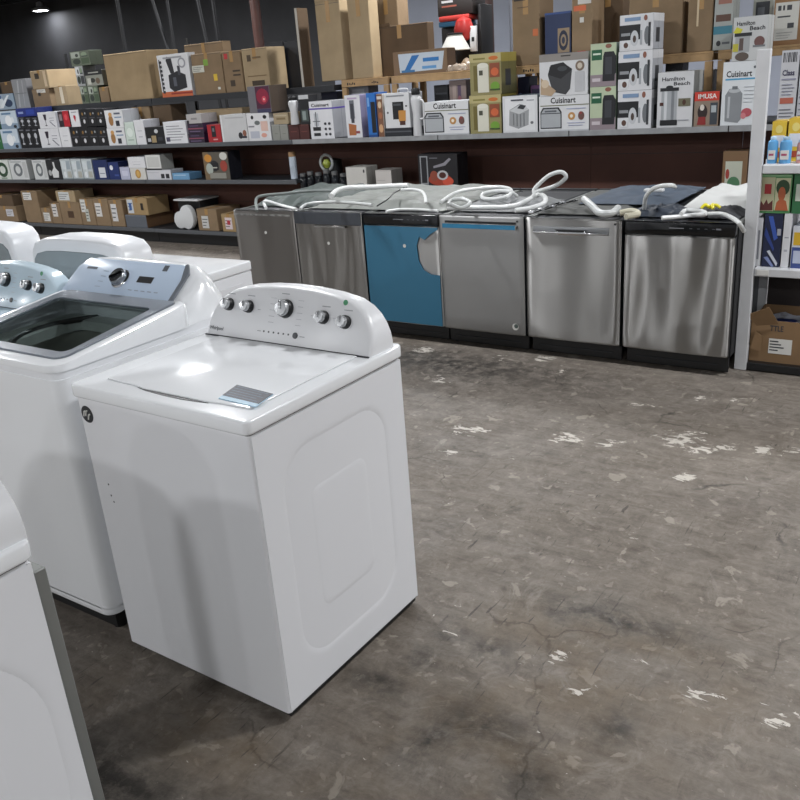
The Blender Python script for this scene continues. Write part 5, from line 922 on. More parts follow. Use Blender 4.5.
# ------------------------------------------------------------------ dishwashers
STEEL = steel('brushed_steel', 'a9a8a6', .39)
STEELDK = steel('dark_brushed_steel', '85827f', .39)
STEELDK2 = steel('wavy_dark_steel', '8c8a87', .33, 2.6, 2.2)
STEELWAVY = steel('wavy_steel', 'a9a8a6', .34, 2.4, 2.4)
STEELMATT = steel('matt_steel', '9c9c9b', .5, 1.5, .4, .4)
TUB = mat('dishwasher_tub', '17181a', .55)
TOPGREY = mat('insulation_top', '34373a', .7, var=.2, vscale=8)
def dishwasher(kind, loc, rz, label, group=None):
    t = empty('dishwasher', loc, rz, label, 'dishwasher', group)
    W = .298
    ztop = .862
    b = MB().box(-W, W, .045, .60, .10, .835, TUB, .004, 1)
    b.box(-W, W, .045, .075, .10, .852, TUB, .003, 1)
    b.box(-W+.02, W-.02, .09, .59, .835, .848, TOPGREY, .006, 1)
    b.box(-W, -W+.012, .075, .60, .835, .856, GALV); b.box(W-.012, W, .075, .60, .835, .856, GALV)
    b.box(-W+.05, W-.05, .09, .58, .848, .851, DARKMETAL)
    b.build('cabinet', t, smooth=0)
    k = MB().box(-W+.005, W-.005, .065, .085, .012, .105, BLACK, .003, 1); k.box(-W+.06, W-.06, .06, .065, .05, .055, DARKMETAL); k.build('toe_kick', t, smooth=0)
    for sx in (-1, 1):
        for y in (.11, .55):
            MB().lathe([(.018, 0), (.018, .008), (.008, .01), (.008, .1)], BLACK, 12, Matrix.Translation((sx*.26, y, 0))).build('foot', t)
    st = STEELDK if kind == 'first' else {'second': STEELDK2, 'sixth': STEELWAVY, 'fourth': STEELMATT}.get(kind, STEEL)
    zp = ztop if kind not in ('third', 'sixth') else .785
    # door skin, gently bowed
    def door(u, v):
        x = -W + 2*W*u; z = .117 + (zp - .117) * v
        bow = .006 * (1 - (2*u-1)**2)
        e = .006 * (1 - smooth(min(u, 1-u)/.02)) + .006 * (1 - smooth(min(v, 1-v)/.012))
        return (x, -bow + e, z)
    us = [0, .004, .01, .02] + [.02 + .96*i/20 for i in range(1, 20)] + [.98, .99, .996, 1]
    vs_ = [0, .003, .008, .015] + [.015 + .97*i/8 for i in range(1, 8)] + [.985, .992, .997, 1]
    d = MB()
    n1 = len(us)
    d.add([door(u, v) for v in vs_ for u in us], [[j*n1+i, j*n1+i+1, (j+1)*n1+i+1, (j+1)*n1+i] for j in range(len(vs_)-1) for i in range(n1-1)], st)
    d.box(-W+.001, W-.001, .008, .044, .118, zp, BLACK if kind in ('third', 'sixth') else DARKMETAL)
    door_o = d.build('door', t, smooth=40)
    if kind in ('third', 'sixth'):
        c = MB().box(-W, W, -.008, .05, .79, ztop, GLOSSBLACK, .008, 3)
        c.build('control_panel', door_o)
        m = MB(); m.box(-.05, .03, -.0088, -.008, .826, .83, ink('8f9196'))
        for q in range(4): m.box(.06+.04*q, .075+.04*q, -.0088, -.008, .826, .829, ink('5a5c62'))
        m.box(.2, .225, -.0088, -.008, .824, .832, ink('7b7d83')); m.build('panel_print', door_o, smooth=0)
    if kind == 'third':
        pts = [(-W+.008, .125), (W-.006, .125), (W-.006, .47), (.22, .475), (.17, .50), (.135, .56), (.125, .66), (.15, .72), (.19, .70), (.23, .735), (W-.006, .77), (W-.006, .782), (-W+.008, .782)]
        f = MB().prism(pts, -.0125, -.0085, BLUEFILM); 
        f.build('protective_film', door_o, smooth=0)
        MB().lathe([(.001, .0), (.012, 0), (.012, .001)], LABELW, 16, Matrix.Translation((.03, -.0126, .655)) @ Matrix.Rotation(PI/2, 4, 'X')).build('round_sticker', door_o)
    if kind == 'first':
        m = MB().box(-W+.01, W-.03, -.0075, -.004, .822, .835, mat('scuffed_strip', '8c8c8a', .4, .5, var=.5, vscale=25), .001); m.build('edge_strip', door_o, smooth=0)
        MB().lathe([(.001, .0), (.011, 0), (.011, .001)], LABELW, 16, Matrix.Translation((.015, -.0075, .70)) @ Matrix.Rotation(PI/2, 4, 'X')).build('round_sticker', door_o)
    if kind == 'second':
        m = MB().box(-W+.004, W-.004, -.0085, .0, .775, ztop-.002, mat('slate_panel', '4d5158', .35, .4), .003); m.build('top_band', door_o, smooth=0)
        h = MB().box(-.10, .17, -.030, -.018, .758, .772, STEEL, .005)
        for s in (-.09, .16): h.box(s-.006, s+.006, -.022, -.008, .757, .772, BLACK, .002)
        h.build('handle', door_o)
        MB().lathe([(.001, .0), (.011, 0), (.011, .001)], LABELW, 16, Matrix.Translation((.0, -.0075, .645)) @ Matrix.Rotation(PI/2, 4, 'X')).build('round_sticker', door_o)
    if kind == 'fourth':
        h = MB().box(-W+.04, W-.035, -.030, -.012, .792, .815, STEEL, .007, 3)
        for s in (-W+.05, W-.045): h.box(s-.01, s+.01, -.018, -.002, .795, .812, STEEL, .002)
        h.box(-W+.05, W-.045, -.006, -.0055, .818, .832, BLACK)
        h.build('handle', door_o)
        MB().box(-W+.045, W-.04, -.0318, -.0303, .790, .817, STRIPFILM, .0005).build('protective_film', door_o, smooth=0)
        s = MB().lathe([(.001, 0), (.022, 0), (.022, .001)], LABELW, 20, Matrix.Translation((.235, -.0075, .175)) @ Matrix.Rotation(PI/2, 4, 'X'))
        s.lathe([(.001, 0), (.014, 0), (.014, .0015)], ink('55605c'), 12, Matrix.Translation((.24, -.0080, .18)) @ Matrix.Rotation(PI/2, 4, 'X')); s.build('round_sticker', door_o)
    if kind == 'fifth':
        h = MB()
        h.box(-W+.055, W-.09+.02, -.0085, .0, .772, .815, mat('pocket_steel', '8e9092', .35, .8), .002)  # light steel plate of the handle pocket
        h.prism([(-W+.06, .776), (-.09, .776), (-.07, .768), (.07, .768), (.09, .776), (W-.075, .776), (W-.075, .786), (.10, .786), (.08, .796), (-.08, .796), (-.10, .786), (-W+.06, .786)], -.024, -.008, mat('polished_steel', 'c9cacb', .15, 1), 'y', .002)
        h.prism([(-.10, .800), (-.075, .788), (.075, .788), (.10, .800)], -.0245, -.0086, BLACK, 'y')
        h.build('pocket_handle', door_o)
    if kind in ('fourth', 'fifth'):
        s = MB().lathe([(.001, 0), (.006, 0), (.006, .001)], BLACK, 12, Matrix.Translation((.262, -.0075, .838)) @ Matrix.Rotation(PI/2, 4, 'X')); s.build('indicator_light', door_o)
        for q in range(2): pass
    return t
Y0 = 4.645
DWX = [-4.378, -3.775, -3.158, -2.560, -1.952, -1.335]
dishwasher('first', (DWX[0], Y0, 0), 0, 'dark steel dishwasher at the left end of the row')
dishwasher('second', (DWX[1], Y0, 0), 0, 'dark steel dishwasher with a small bar handle, second from left')
dishwasher('third', (DWX[2], Y0, 0), 0, 'dishwasher in torn blue protective film with black control panel')
dishwasher('fourth', (DWX[3], Y0-.005, .0), 0, 'steel dishwasher with a blue film strip on its handle')
dishwasher('fifth', (DWX[4], Y0, 0), 0, 'steel dishwasher with a recessed pocket handle')
dishwasher('sixth', (DWX[5], Y0, 0), 0, 'steel dishwasher with black control panel at the right end of the row')
bk = dishwasher('plain', (DWX[0]+.0, 5.87, 0), PI, 'back row dishwasher behind the leftmost dishwasher, facing the shelves', 'dishwashers in the back row')
for i in range(1, 6):
    c = copy_tree(bk); c.location.x = DWX[i]
    c['label'] = 'back row dishwasher facing the shelves, behind the %s dishwasher' % ['', 'bar handled', 'blue filmed', 'blue strip', 'pocket handled', 'rightmost'][i]

# things lying on the dishwashers
SILVERBL = mat('silver_grey_blanket', '777a76', .55, var=.12, vscale=7)
lump('insulation_blanket', 'blanket', 'silver grey insulation blanket spread over the second and blue dishwashers', -4.05, -2.92, 4.80, 5.82, .857, .055, SILVERBL, 1, 5, .10, 60, 50)
lump('insulation_blanket', 'blanket', 'dark green grey cover on the leftmost dishwasher', -4.66, -4.09, 4.85, 5.72, .857, .08, mat('green_grey_cover', '3d4643', .6, var=.25, vscale=9), 2, 4, .15)
lump('insulation_blanket', 'blanket', 'grey cover under the coiled white hose', -2.86, -2.30, 4.83, 5.35, .857, .05, mat('grey_cover', '77797a', .6, var=.15), 4, 5)
lump('insulation_blanket', 'blanket', 'dark grey cover on the pocket handled dishwasher', -2.24, -1.70, 4.80, 5.80, .857, .025, mat('charcoal_cover', '4e4f4d', .7, var=.2), 6, 5)
lump('denim_blanket', 'blanket', 'blue grey cloth lump behind the pocket handled dishwasher', -2.08, -1.50, 5.05, 5.80, .882, .035, mat('blue_grey_cloth', '3c4755', .7, var=.2, vscale=12), 7, 4, .15)
lump('insulation_blanket', 'blanket', 'dark navy cover between the blue grey cloth and the white sheet', -1.68, -1.34, 4.78, 5.04, .857, .05, mat('navy_cover', '1f2733', .6, var=.3), 8, 4, .2)
lump('plastic_sheet', 'sheet', 'white crumpled sheet rising on the rightmost dishwasher', -1.44, -1.055, 5.06, 5.85, .865, .075, mat('white_sheet', 'c3c4c2', .5, var=.05), 9, 1.6, .16)
lump('insulation_blanket', 'blanket', 'charcoal cover under the white sheet on the rightmost dishwasher', -1.335, -1.055, 4.78, 5.04, .857, .05, mat('charcoal_bag', '35363a', .6, var=.3), 10, 5)
HC = {'hosegrey': mat('hose_grey', '6b716f', .5), 'hosewhite': mat('hose_white', 'd5d7d6', .35), 'hosepale': mat('hose_pale', 'b5b8b7', .4), 'black': BLACK, 'cream': mat('cream_rubber', 'b7b39f', .5)}
for name, cat, label, r, col, pts in HOSES:
    mb = MB(); mb.tube(pts, r*.85, HC[col], 10)
    if 'silver clips' in label:
        for p in pts[:-1]: mb.box(p[0]-.02, p[0]+.015, p[1]-.012, p[1]+.012, p[2]-.004, p[2]+.014, mat('clip_silver', 'd5d7da', .2, .8), .004)
    tag(mb.build(name), label, cat)
t = empty('cable_tie', (-1.215, 4.80, .905), 0, 'bright yellow twisted tie on the rightmost dishwasher hoses', 'cable tie')
YT = mat('yellow_tie', 'd8cc2a', .4)
y = MB(); 
for a in range(5): y.tube([(0, 0, .01), (.03*math.cos(a*1.3), .02*math.sin(a*1.3), .025), (.055*math.cos(a*1.3), .04*math.sin(a*1.3), .01)], .008, YT, 6)
y.build('tie_loops', t)
tag(MB().box(-.06, .06, 0, .05, 0, .02, mat('sponge_white', 'c6c8c9', .5), .008).build('foam_block', loc=(-1.66, 5.2, .935)), 'small white block on top of the blue grey cloth', 'block')

# ------------------------------------------------------------------ white shelf unit at the right
t = empty('white_shelf_unit', (-1.000, 4.81, 0), 0, 'white metal shelf unit at the right edge holding bottles and boxes', 'shelf unit')
for x, y in ((0, 0), (.95, 0), (0, .42), (.95, .42)):
    p = MB().box(x-.033, x+.033, y, y+.035, .002, 1.70 if y == 0 else 1.12, WHITEPOWDER, .003, 1)
    p.build('post', t, smooth=0)
for z in (1.137, .592, .05):
    s = MB().box(-.02+.055, .915, .003, .45, z-.045, z, WHITEPOWDER if z > .1 else BLACK, .004, 1); s.build('shelf', t, smooth=0)
s = MB().box(-.022, -.016, .036, .42, .06, .525, GREYPOWDER); s.build('side_panel', t, smooth=0)
s = MB(); s.box(-.022, -.017, .036, .42, .60, 1.09, WHITEPOWDER)
s.build('side_panel', t, smooth=0)
rl = MB()
rl.box(.04, .915, .40, .41, .10, .52, mat('dark_back_board', '2a2322', .7)); rl.build('back_board', t, smooth=0)
MB().box(-.03, .03, 0, .005, 0, .03, LABELW, .001).build('price_tag', t, loc=(.08, -.003, .555), smooth=0)

# ------------------------------------------------------------------ top load washer with five knobs
def knob(parent, x, y, z, tilt, r=.018, big=False):
    k = bpy.data.objects.new('knob', None)
    mb = MB()
    mb.lathe([(r*1.12, 0), (r*1.15, .004), (r*1.05, .016), (r*1.0, .018)], BLACK, 28)
    mb.lathe([(r*.98, .0175), (r*.93, .026), (r*.86, .030), (r*.4, .0305), (.001, .0305)], KNOB, 28)
    bpy.data.objects.remove(k)
    o = mb.build('knob', parent, loc=(x, y, z)); o.rotation_euler = (PI/2 - tilt, 0, 0)
    g = MB().box(-.0022, .0022, -r*.15, r*.9, .0302, .0345, KNOB, .001); g.box(-.0007, .0007, r*.15, r*.9, .0345, .035, BLACK)
    q = g.build('indicator', o, smooth=0); q.rotation_euler = (0, 0, .25 if big else -.12)
    return o
def emboss_side(x, sgn, y0, y1, z0, z1, R=.19, R2=.1, deep=.009, iy=.10):
    """pressed rounded rectangle on a flat side panel"""
    def sdf(y, z, a, b, c, d, r):
        cy, cz = (a+b)/2, (c+d)/2; qx = abs(y-cy) - (b-a)/2 + r; qz = abs(z-cz) - (d-c)/2 + r
        return math.hypot(max(qx, 0), max(qz, 0)) + min(max(qx, qz), 0) - r
    def fn(u, v):
        y = y0 + (y1-y0)*u; z = z0 + (z1-z0)*v
        s1 = sdf(y, z, y0+iy*.85, y1-iy, z0+.09, z1-.08, R)
        s2 = sdf(y, z, y0+iy+.07, y1-iy-.09, z0+.20, z1-.20, R2)
        h = -deep * smooth(-s1/.04) + deep*.9 * smooth(-s2/.045)
        if u in (0, 1) or v in (0, 1): h = 0
        return (x + sgn*h, y, z) if sgn > 0 else (x + sgn*h, y, z)
    return fn
def washer(loc, rz, label, near=True):
    t = empty('washing_machine', loc, rz, label, 'washing machine')
    W, D = .350, .336
    b = MB()
    # cabinet: front and side panels with rolled vertical corners, open in the side where the pressed panel sits
    b.prism(rounded(-W, W-.002, -D, D-.004, .010, 4), .03, .892, ENAMELSIDE, 'z')
    if True:
        fn = emboss_side(W, 1, -D+.012, D-.012, .034, .886, .13, .07, .0065, .085) if near else emboss_side(W, 1, -D+.012, D-.012, .034, .886, .27, .2, .010, .022)
        n, m_ = 60, 76
        b.grid(fn, n, m_, ENAMELSIDE)
        b.box(W-.006, W-.0001, -D+.008, -D+.0121, .031, .888, ENAMELSIDE); b.box(W-.006, W-.0001, D-.0121, D-.005, .031, .888, ENAMELSIDE)
    b.build('cabinet', t, smooth=35)
    MB().box(-W+.01, W-.008, -D+.012, D-.01, .012, .03, BLACK).build('base_frame', t, smooth=0)
    for sx in (-1, 1):
        for sy in (-1, 1): MB().lathe([(.02, 0), (.02, .008), (.01, .01), (.01, .013)], BLACK, 12, Matrix.Translation((sx*.3, sy*.28, 0))).build('foot', t)
    bp = MB().box(-W+.004, W-.004, D-.004, D+(.004 if near else .024), .05, .862, GALV, .003, 1)
    bp.build('back_panel', t, smooth=0)
    # deck (top) with rolled edge
    dk = MB().prism(rounded(-W-.008, W+.008, -D-.012, D+.006, .022, 5), .8965, .936, ENAMEL, 'z', .007, 3)
    dk.prism(rounded(-W+.002, W-.003, -D+.002, D-.006, .01, 3), .888, .897, BLACK, 'z')
    dk.build('deck', t)
    # lid
    lid = MB()
    lp = [(-.272, .178), (-.272, -.274)]
    lp += [(-.15, -.276), (-.12, -.281), (-.098, -.287)] + [(-.098 + .25*i/10, -.287 + .012*math.sin(PI*i/10)*0 - .0*i) for i in range(1, 10)] + [(.155, -.287), (.19, -.281), (.22, -.278), (.305, -.276), (.305, .178)]
    lid.prism(lp[::-1], .9302, .9352, ENAMEL, 'z', .0035, 3)
    lid_o = lid.build('lid', t, loc=(0, 0, .006))
    g = MB().prism([(-.125, -.283), (-.08, -.293), (.0, -.299), (.07, -.299), (.13, -.294), (.165, -.2875), (.0, -.286)], .9298, .9312, BLACK, 'z')
    g.build('lid_handle_recess', lid_o, smooth=0)
    hg = MB().box(-.343, .343, .1825, .1875, .9296, .9335, mat('gap_shade', '3a3c40', .7)); hg.build('hinge_gap', t, smooth=0, loc=(0, 0, .006))
    # printed notice stuck on the lid
    A = [Vector((.178, -.262)), Vector((.150, -.165)), Vector((.296, -.178)), Vector((.316, -.268))]
    def qp(u, v): return (A[0]*(1-u) + A[3]*u)*(1-v) + (A[1]*(1-u) + A[2]*u)*v
    s = MB().prism([tuple(qp(0, 0)), tuple(qp(1, 0)), tuple(qp(1, 1)), tuple(qp(0, 1))], .9353, .9382, ink('a9c6d8'), 'z')
    s.prism([tuple(qp(0, .2)), tuple(qp(1, .2)), tuple(qp(1, 1)), tuple(qp(0, 1))], .9382, .9385, ink('121a2e'), 'z')
    for q in range(5):
        a = .3 + .15*q; s.prism([tuple(qp(.05, a)), tuple(qp(.9 - .1*(q % 2), a)), tuple(qp(.9 - .1*(q % 2), a+.02)), tuple(qp(.05, a+.02))], .9385, .9388, ink('5f7388'), 'z')
    s.build('notice_sticker', lid_o, smooth=0)
    # control console: arched front outline, front face leaning back
    ar = [(-.345, .930), (-.346, .955), (-.341, .985), (-.330, 1.012), (-.312, 1.039), (-.287, 1.061), (-.25, 1.080), (-.18, 1.094), (-.09, 1.103), (0, 1.106)]
    ol = ar + [(-p[0], p[1]) for p in ar[::-1][1:]]
    yf = .186
    def ff(p, ins, dy):
        cx, cz = p[0]*(1-ins), .93 + (p[1]-.93)*(1-ins)
        return cx, cz
    rings = []
    for ins, dy in ((.0, .030), (.0, .014), (.012, .004), (.028, 0)):
        ring = []
        for p in ol:
            x, z = p[0]*(1-ins), .9305 + (p[1]-.93)*(1-ins*1.6)
            ring.append((x, yf + dy + (z-.93)*.42, z))
        rings.append(ring)
    back = [(p[0], D-(.03 if near else -.002), .9305 + (p[1]-.93)) for p in ol]
    back2 = [(p[0]*.985, D-(.024 if near else -.006), .9305 + (p[1]-.93)*.97) for p in ol]
    allr = [back2, back] + rings; n = len(ol)
    vs = [v for r in allr for v in r]; fs = []
    for k in range(len(allr)-1):
        for i in range(n-1): fs.append([k*n+i, (k+1)*n+i, (k+1)*n+i+1, k*n+i+1])
    fs.append([(len(allr)-1)*n+i for i in range(n)][::-1]); fs.append(list(range(n)))
    for k in range(len(allr)-1): fs.append([k*n, k*n+n-1, (k+1)*n+n-1, (k+1)*n])
    bmx = bmesh.new(); vv = [bmx.verts.new(v) for v in vs]
    for f in fs:
        try: bmx.faces.new([vv[i] for i in f])
        except ValueError: pass
    bmesh.ops.recalc_face_normals(bmx, faces=bmx.faces[:])
    cs = MB().bm(bmx, CONSOLE); con = cs.build('console', t, smooth=40)
    tilt = math.atan(.42)
    def fp(x, z): return (x, yf + (z-.93)*.42 - .0004, z)
    for x, z, r in ((-.255, 1.036, .0185), (-.166, 1.036, .0185), (-.006, 1.042, .0265), (.150, 1.030, .0185), (.236, 1.024, .0185)):
        x, y, z = fp(x, z); knob(t, x, y, z, tilt, r, r > .02)
    x, y, z = fp(.047, .968)
    o = MB().lathe([(.010, 0), (.0095, .003), (.001, .0035)], mat('dark_button', '35373b', .3), 20).build('button', con, loc=(x, y, z)); o.rotation_euler = (PI/2 - tilt, 0, 0)
    # printing: built in the tilted plane of the console face
    rot = Matrix.Translation(fp(0, .93)) @ Matrix.Rotation(-tilt, 4, 'X')
    pr = MB(); kz = 1/math.cos(tilt)
    def R(x0, x1, z0, z1, col): pr.box(x0, x1, -.0004, .0002, (z0-.93)*kz, (z1-.93)*kz, ink(col), mx=rot)
    for q in range(6): R(-.090+.021*q, -.084+.021*q, .966, .971, '4a4c50')
    R(-.115, -.1, .967, .969, '8a8c90'); R(.065, .085, .966, .968, '8a8c90')
    for x, z in ((-.255, 1.068), (-.166, 1.068), (-.02, 1.084), (.150, 1.06), (.236, 1.056)): R(x-.012, x+.02, z, z+.0025, '9b9da1')
    for q in range(5):
        a = .985 + .018*q
        R(.040, .062, a+.012, a+.0135, 'b0b2b6'); R(-.075, -.052, a+.012, a+.0135, 'b0b2b6')
    for x in (-.21, -.12, .19, .105): R(x-.006, x+.006, 1.03, 1.0315, 'b0b2b6')
    pr.build('console_print', con, smooth=0)
    vs, fs = text_mesh('Whirlpool')
    lg = MB(); lg.add([rot @ Vector((-.332+.064*u, -.0006, (.950-.93)*kz + .016*v)) for u, v in vs], fs, ink('66686c')); lg.build('logo_lettering', con, smooth=0)
    x, y, z = fp(.225, 1.078)
    o = MB().lathe([(.0085, 0), (.0085, .0008), (.001, .001)], mat('green_sticker', '2f8a5a', .4), 20).build('green_sticker', con, loc=(x, y, z)); o.rotation_euler = (PI/2 - tilt, 0, 0)
    return t
w1 = washer((-1.768, 1.699, 0), -.0126, 'white top load washing machine standing in front, nearest whole one')
# round badge and marks on its front
bd = MB().lathe([(.001, .0012), (.021, .0012), (.022, 0)], mat('badge_dark', '2c2f33', .4), 28)
vs, fs = [], []
RX = Matrix.Rotation(PI/2, 4, 'X')
for q, (dx, dz) in enumerate(((-.009, .002), (-.001, .004), (.007, -.004))):
    bd.tube([(dx-.004, dz-.008, .0016), (dx+.001, dz+.004, .0018), (dx+.006, dz+.006, .0016)], .0022, LABELW, 6)
o = bd.build('front_badge', w1, loc=(-.312, -.3365, .843)); o.rotation_euler = (PI/2, 0, 0); o.scale = (1.22, 1.22, 1)
mk = MB()
for x, z in ((-.283, .62), (-.281, .583), (-.274, .563)): mk.lathe([(.0035, 0), (.001, .0008)], ink('6d6f74') if z < .57 else ink('3b3d42'), 10, Matrix.Translation((x, -.3362, z)) @ RX)
mk.build('scuff_marks', w1)
# foreground machine and the blue tinted one in the middle row: copies with their own labels
w0 = washer((-1.752, .402, 0), 0, 'white washing machine cut off at the lower left corner, pressed side panel showing', False)
w3 = copy_tree(w1); w3.location = (-3.262, 1.68, 0); w3.rotation_euler.z = 0
w3['label'] = 'pale blue tinted washing machine with knobs at the left edge'
for c in list(w3.children_recursive):
    if c.name.startswith(('front_badge', 'scuff', 'notice')): bpy.data.objects.remove(c)
BLUETINT = mat('blue_tinted_film', 'cbdde8', .2, coat=.3)
for c in w3.children:
    if c.name.startswith(('console', 'lid')):
        c.data = c.data.copy(); c.data.materials[0] = BLUETINT

# ------------------------------------------------------------------ washer with glass lid and raised console
def glass_washer():
    t = empty('washing_machine', (-2.55, 1.715, 0), 0, 'white top load washing machine with a tinted glass lid, second from the front', 'washing machine')
    W, y0, y1 = .345, -.345, .40
    b = MB().prism(rounded(-W, W, y0, y1-.03, .045, 7), .085, .12, ENAMEL, 'z', .006, 2)
    wall_o = rounded(-W, W, y0, y1-.03, .045, 7); wall_i = rounded(-W+.03, W-.03, y0+.03, y1-.16, .03, 7); nw = len(wall_o)
    b.add([(x, y, .11) for x, y in wall_o] + [(x, y, .923) for x, y in wall_o] + [(x, y, .923) for x, y in wall_i] + [(x, y, .59) for x, y in wall_i], [[k*nw+i, k*nw+(i+1) % nw, (k+1)*nw+(i+1) % nw, (k+1)*nw+i] for k in range(3) for i in range(nw)], ENAMEL)
    b.build('cabinet', t)
    MB().box(-W+.03, W-.03, y0+.035, y1-.06, .02, .09, BLACK).build('base_frame', t, smooth=0)
    for sx in (-1, 1):
        for sy in (y0+.07, y1-.1): MB().lathe([(.022, 0), (.022, .01), (.012, .012), (.012, .022)], BLACK, 12, Matrix.Translation((sx*.28, sy, 0))).build('foot', t)
    # top frame: side profile rises to the back, front lip rounded
    def zt(y):
        return .975 + .055 * smooth((y - y0) / (y1 - .19 - y0))
    ye = y1 - .20
    out = rounded(-W-.002, W+.002, y0-.006, ye+.02, .06, 8)
    mid = rounded(-W+.016, W-.016, y0+.016, ye+.01, .052, 8)
    inn = rounded(-W+.040, W-.040, y0+.048, ye, .040, 8)
    n = len(out)
    R0 = [(x, y, .948) for x, y in out]
    R1 = [(x, y, zt(y)-.018) for x, y in out]
    R2 = [(x*.992, y*.992, zt(y)-.005) for x, y in out]
    R3 = [(x, y, zt(y)) for x, y in mid]
    R4 = [(x, y, zt(y)-.003) for x, y in inn]
    fs = [[k*n+i, k*n+(i+1) % n, (k+1)*n+(i+1) % n, (k+1)*n+i] for k in range(4) for i in range(n)]
    MB().add(R0+R1+R2+R3+R4, fs, ENAMEL).build('top_frame', t, smooth=50)
    sb = MB(); so = rounded(-W+.004, W-.004, y0+.002, y1-.06, .05, 6); ns = len(so)
    sb.add([(x, y, .922) for x, y in so] + [(x, y, .95) for x, y in so], [[i, (i+1) % ns, ns+(i+1) % ns, ns+i] for i in range(ns)], ENAMEL2); sb.build('seam_band', t, smooth=40)
    o2 = rounded(-W+.042, W-.042, y0+.050, ye-.002, .038, 8); i2 = rounded(-W+.088, W-.078, y0+.095, ye-.085, .03, 8)
    V = [(x, y, zt(y)-.010) for x, y in o2] + [(x, y, zt(y)+.003) for x, y in o2] + [(x, y, zt(y)+.001) for x, y in i2] + [(x, y, zt(y)-.008) for x, y in i2]
    MB().add(V, [[k*n+i, k*n+(i+1) % n, (k+1)*n+(i+1) % n, (k+1)*n+i] for k in range(3) for i in range(n)], RIMGREY).build('lid_frame', t, smooth=45)
    Vg = [(x, y, zt(y)-.001) for x, y in i2] + [(x, y, zt(y)-.006) for x, y in i2]
    MB().add(Vg, [list(range(n)), list(range(n, 2*n))[::-1]] + [[i, n+i, n+(i+1) % n, (i+1) % n] for i in range(n)], GLASS).build('lid_glass', t, smooth=0)
    cv = MB(); NC = 48; sq = rounded(-W+.05, W-.05, y0+.06, ye-.02, .05, 11)
    rg0 = [(.235*math.cos(math.atan2(y-.0, x)), .235*math.sin(math.atan2(y-.0, x))) for x, y in sq]; n2 = len(sq)
    cv.add([(x, y, .945) for x, y in sq] + [(x, y, .935) for x, y in rg0] + [(x*.97, y*.97, .90) for x, y in rg0], [[k*n2+i, k*n2+(i+1) % n2, (k+1)*n2+(i+1) % n2, (k+1)*n2+i] for k in range(2) for i in range(n2)], mat('tub_cover_plastic', 'b9bdb8', .35)); cv.build('tub_cover', t, smooth=40)
    # tub under the glass
    tub = MB()
    rr = [(.262, .88), (.262, .89), (.25, .89), (.245, .62), (.09, .60), (.08, .68), (.001, .70)]
    nn = 40; vs = []; fs = []
    for r, z in rr:
        for i in range(nn): vs.append((r*math.cos(2*PI*i/nn), .0 + r*math.sin(2*PI*i/nn), z))
    for k in range(len(rr)-1):
        for i in range(nn): fs.append([k*nn+i, k*nn+(i+1) % nn, (k+1)*nn+(i+1) % nn, (k+1)*nn+i])
    tub.add(vs, fs, DRUM)
    for i in range(nn):
        for z in (.70, .76, .82):
            a = 2*PI*(i+.5)/nn; tub.box(-.006, .006, -.001, .001, -.006, .006, BLACK, mx=Matrix.Translation((.2485*math.cos(a), .2485*math.sin(a), z)) @ Matrix.Rotation(a+PI/2, 4, 'Z'))
    tub.build('tub', t, smooth=40)
    rg = MB(); rg.tube([(.236*math.cos(2*PI*i/32), .236*math.sin(2*PI*i/32), .938) for i in range(33)], .011, BLACK, 8, res=1); rg.build('tub_ring', t)
    # console: sloping face inside a softly shaped hood
    z0, z1 = 1.018, 1.128
    ya, yb = .188, .315
    tlt = math.atan2(yb-ya, z1-z0)
    fx = .300; fc = -.045
    prof = [(-W+.004, .0), (-W+.010, .75), (-W+.06, .97), (-.2, 1.0), (.20, 1.0), (.262, .93), (.305, .62), (W-.004, .0)]
    rings = []
    for (yy, zb_, zt_, sx) in ((ya-.004, .935, z0-.004, 1), (ya+.05, .935, z0+(z1-z0)*.40, 1), (yb, .935, z1+.002, 1), (yb+.03, .935, z1+.004, 1), (y1-.02, .935, z1-.02, .99), (y1, .935, z1-.06, .985)):
        rings.append([(x*sx, yy, zb_ + (zt_-zb_)*q) for x, q in prof])
    npf = len(prof); vv = [p for r in rings for p in r]
    ff_ = [[k*npf+i, k*npf+i+1, (k+1)*npf+i+1, (k+1)*npf+i] for k in range(len(rings)-1) for i in range(npf-1)]
    ff_ += [list(range(npf)), [(len(rings)-1)*npf+i for i in range(npf)][::-1]] + [[k*npf+npf-1, k*npf, (k+1)*npf, (k+1)*npf+npf-1] for k in range(len(rings)-1)]
    bb = bmesh.new(); q_ = [bb.verts.new(p) for p in vv]
    for f in ff_: bb.faces.new([q_[i] for i in f])
    bmesh.ops.recalc_face_normals(bb, faces=bb.faces[:])
    hb = MB().bm(bb, ENAMEL); hb.build('console_hood', t, smooth=50)
    nrm = Vector((0, -math.cos(tlt), math.sin(tlt))); L_ = math.hypot(yb-ya, z1-z0)
    rot = Matrix.Translation((fc, ya-.004, z0)) @ Matrix.Rotation(-tlt, 4, 'X')
    face = MB(); face.prism([(-fx, .0), (fx, .0), (fx+.008, L_*.6), (fx-.012, L_), (-fx+.06, L_), (-fx+.02, L_*.75)], -.006, .002, mat('ice_blue_console', 'c3d3e6', .22, coat=.2), 'y', .002, 2, mx=rot); face.build('console_face', t, smooth=40)
    e = MB(); e.prism([(fx-.002, 0), (fx+.016, .0), (fx+.026, L_*.8), (fx-.002, L_+.006), (fx-.012, L_), (fx+.006, L_*.62)], -.0055, .004, RIMGREY, 'y', .001, 1, mx=rot); e.build('console_trim', t, smooth=0)
    def at(x, s): return rot @ Vector((x, -.0062, s))
    k = MB().lathe([(.041, 0), (.041, .004), (.037, .008)], CHROME, 36)
    k.lathe([(.034, .008), (.033, .024), (.030, .028), (.001, .028)], mat('knob_satin_chrome', 'a5a8ac', .22, .9), 36)
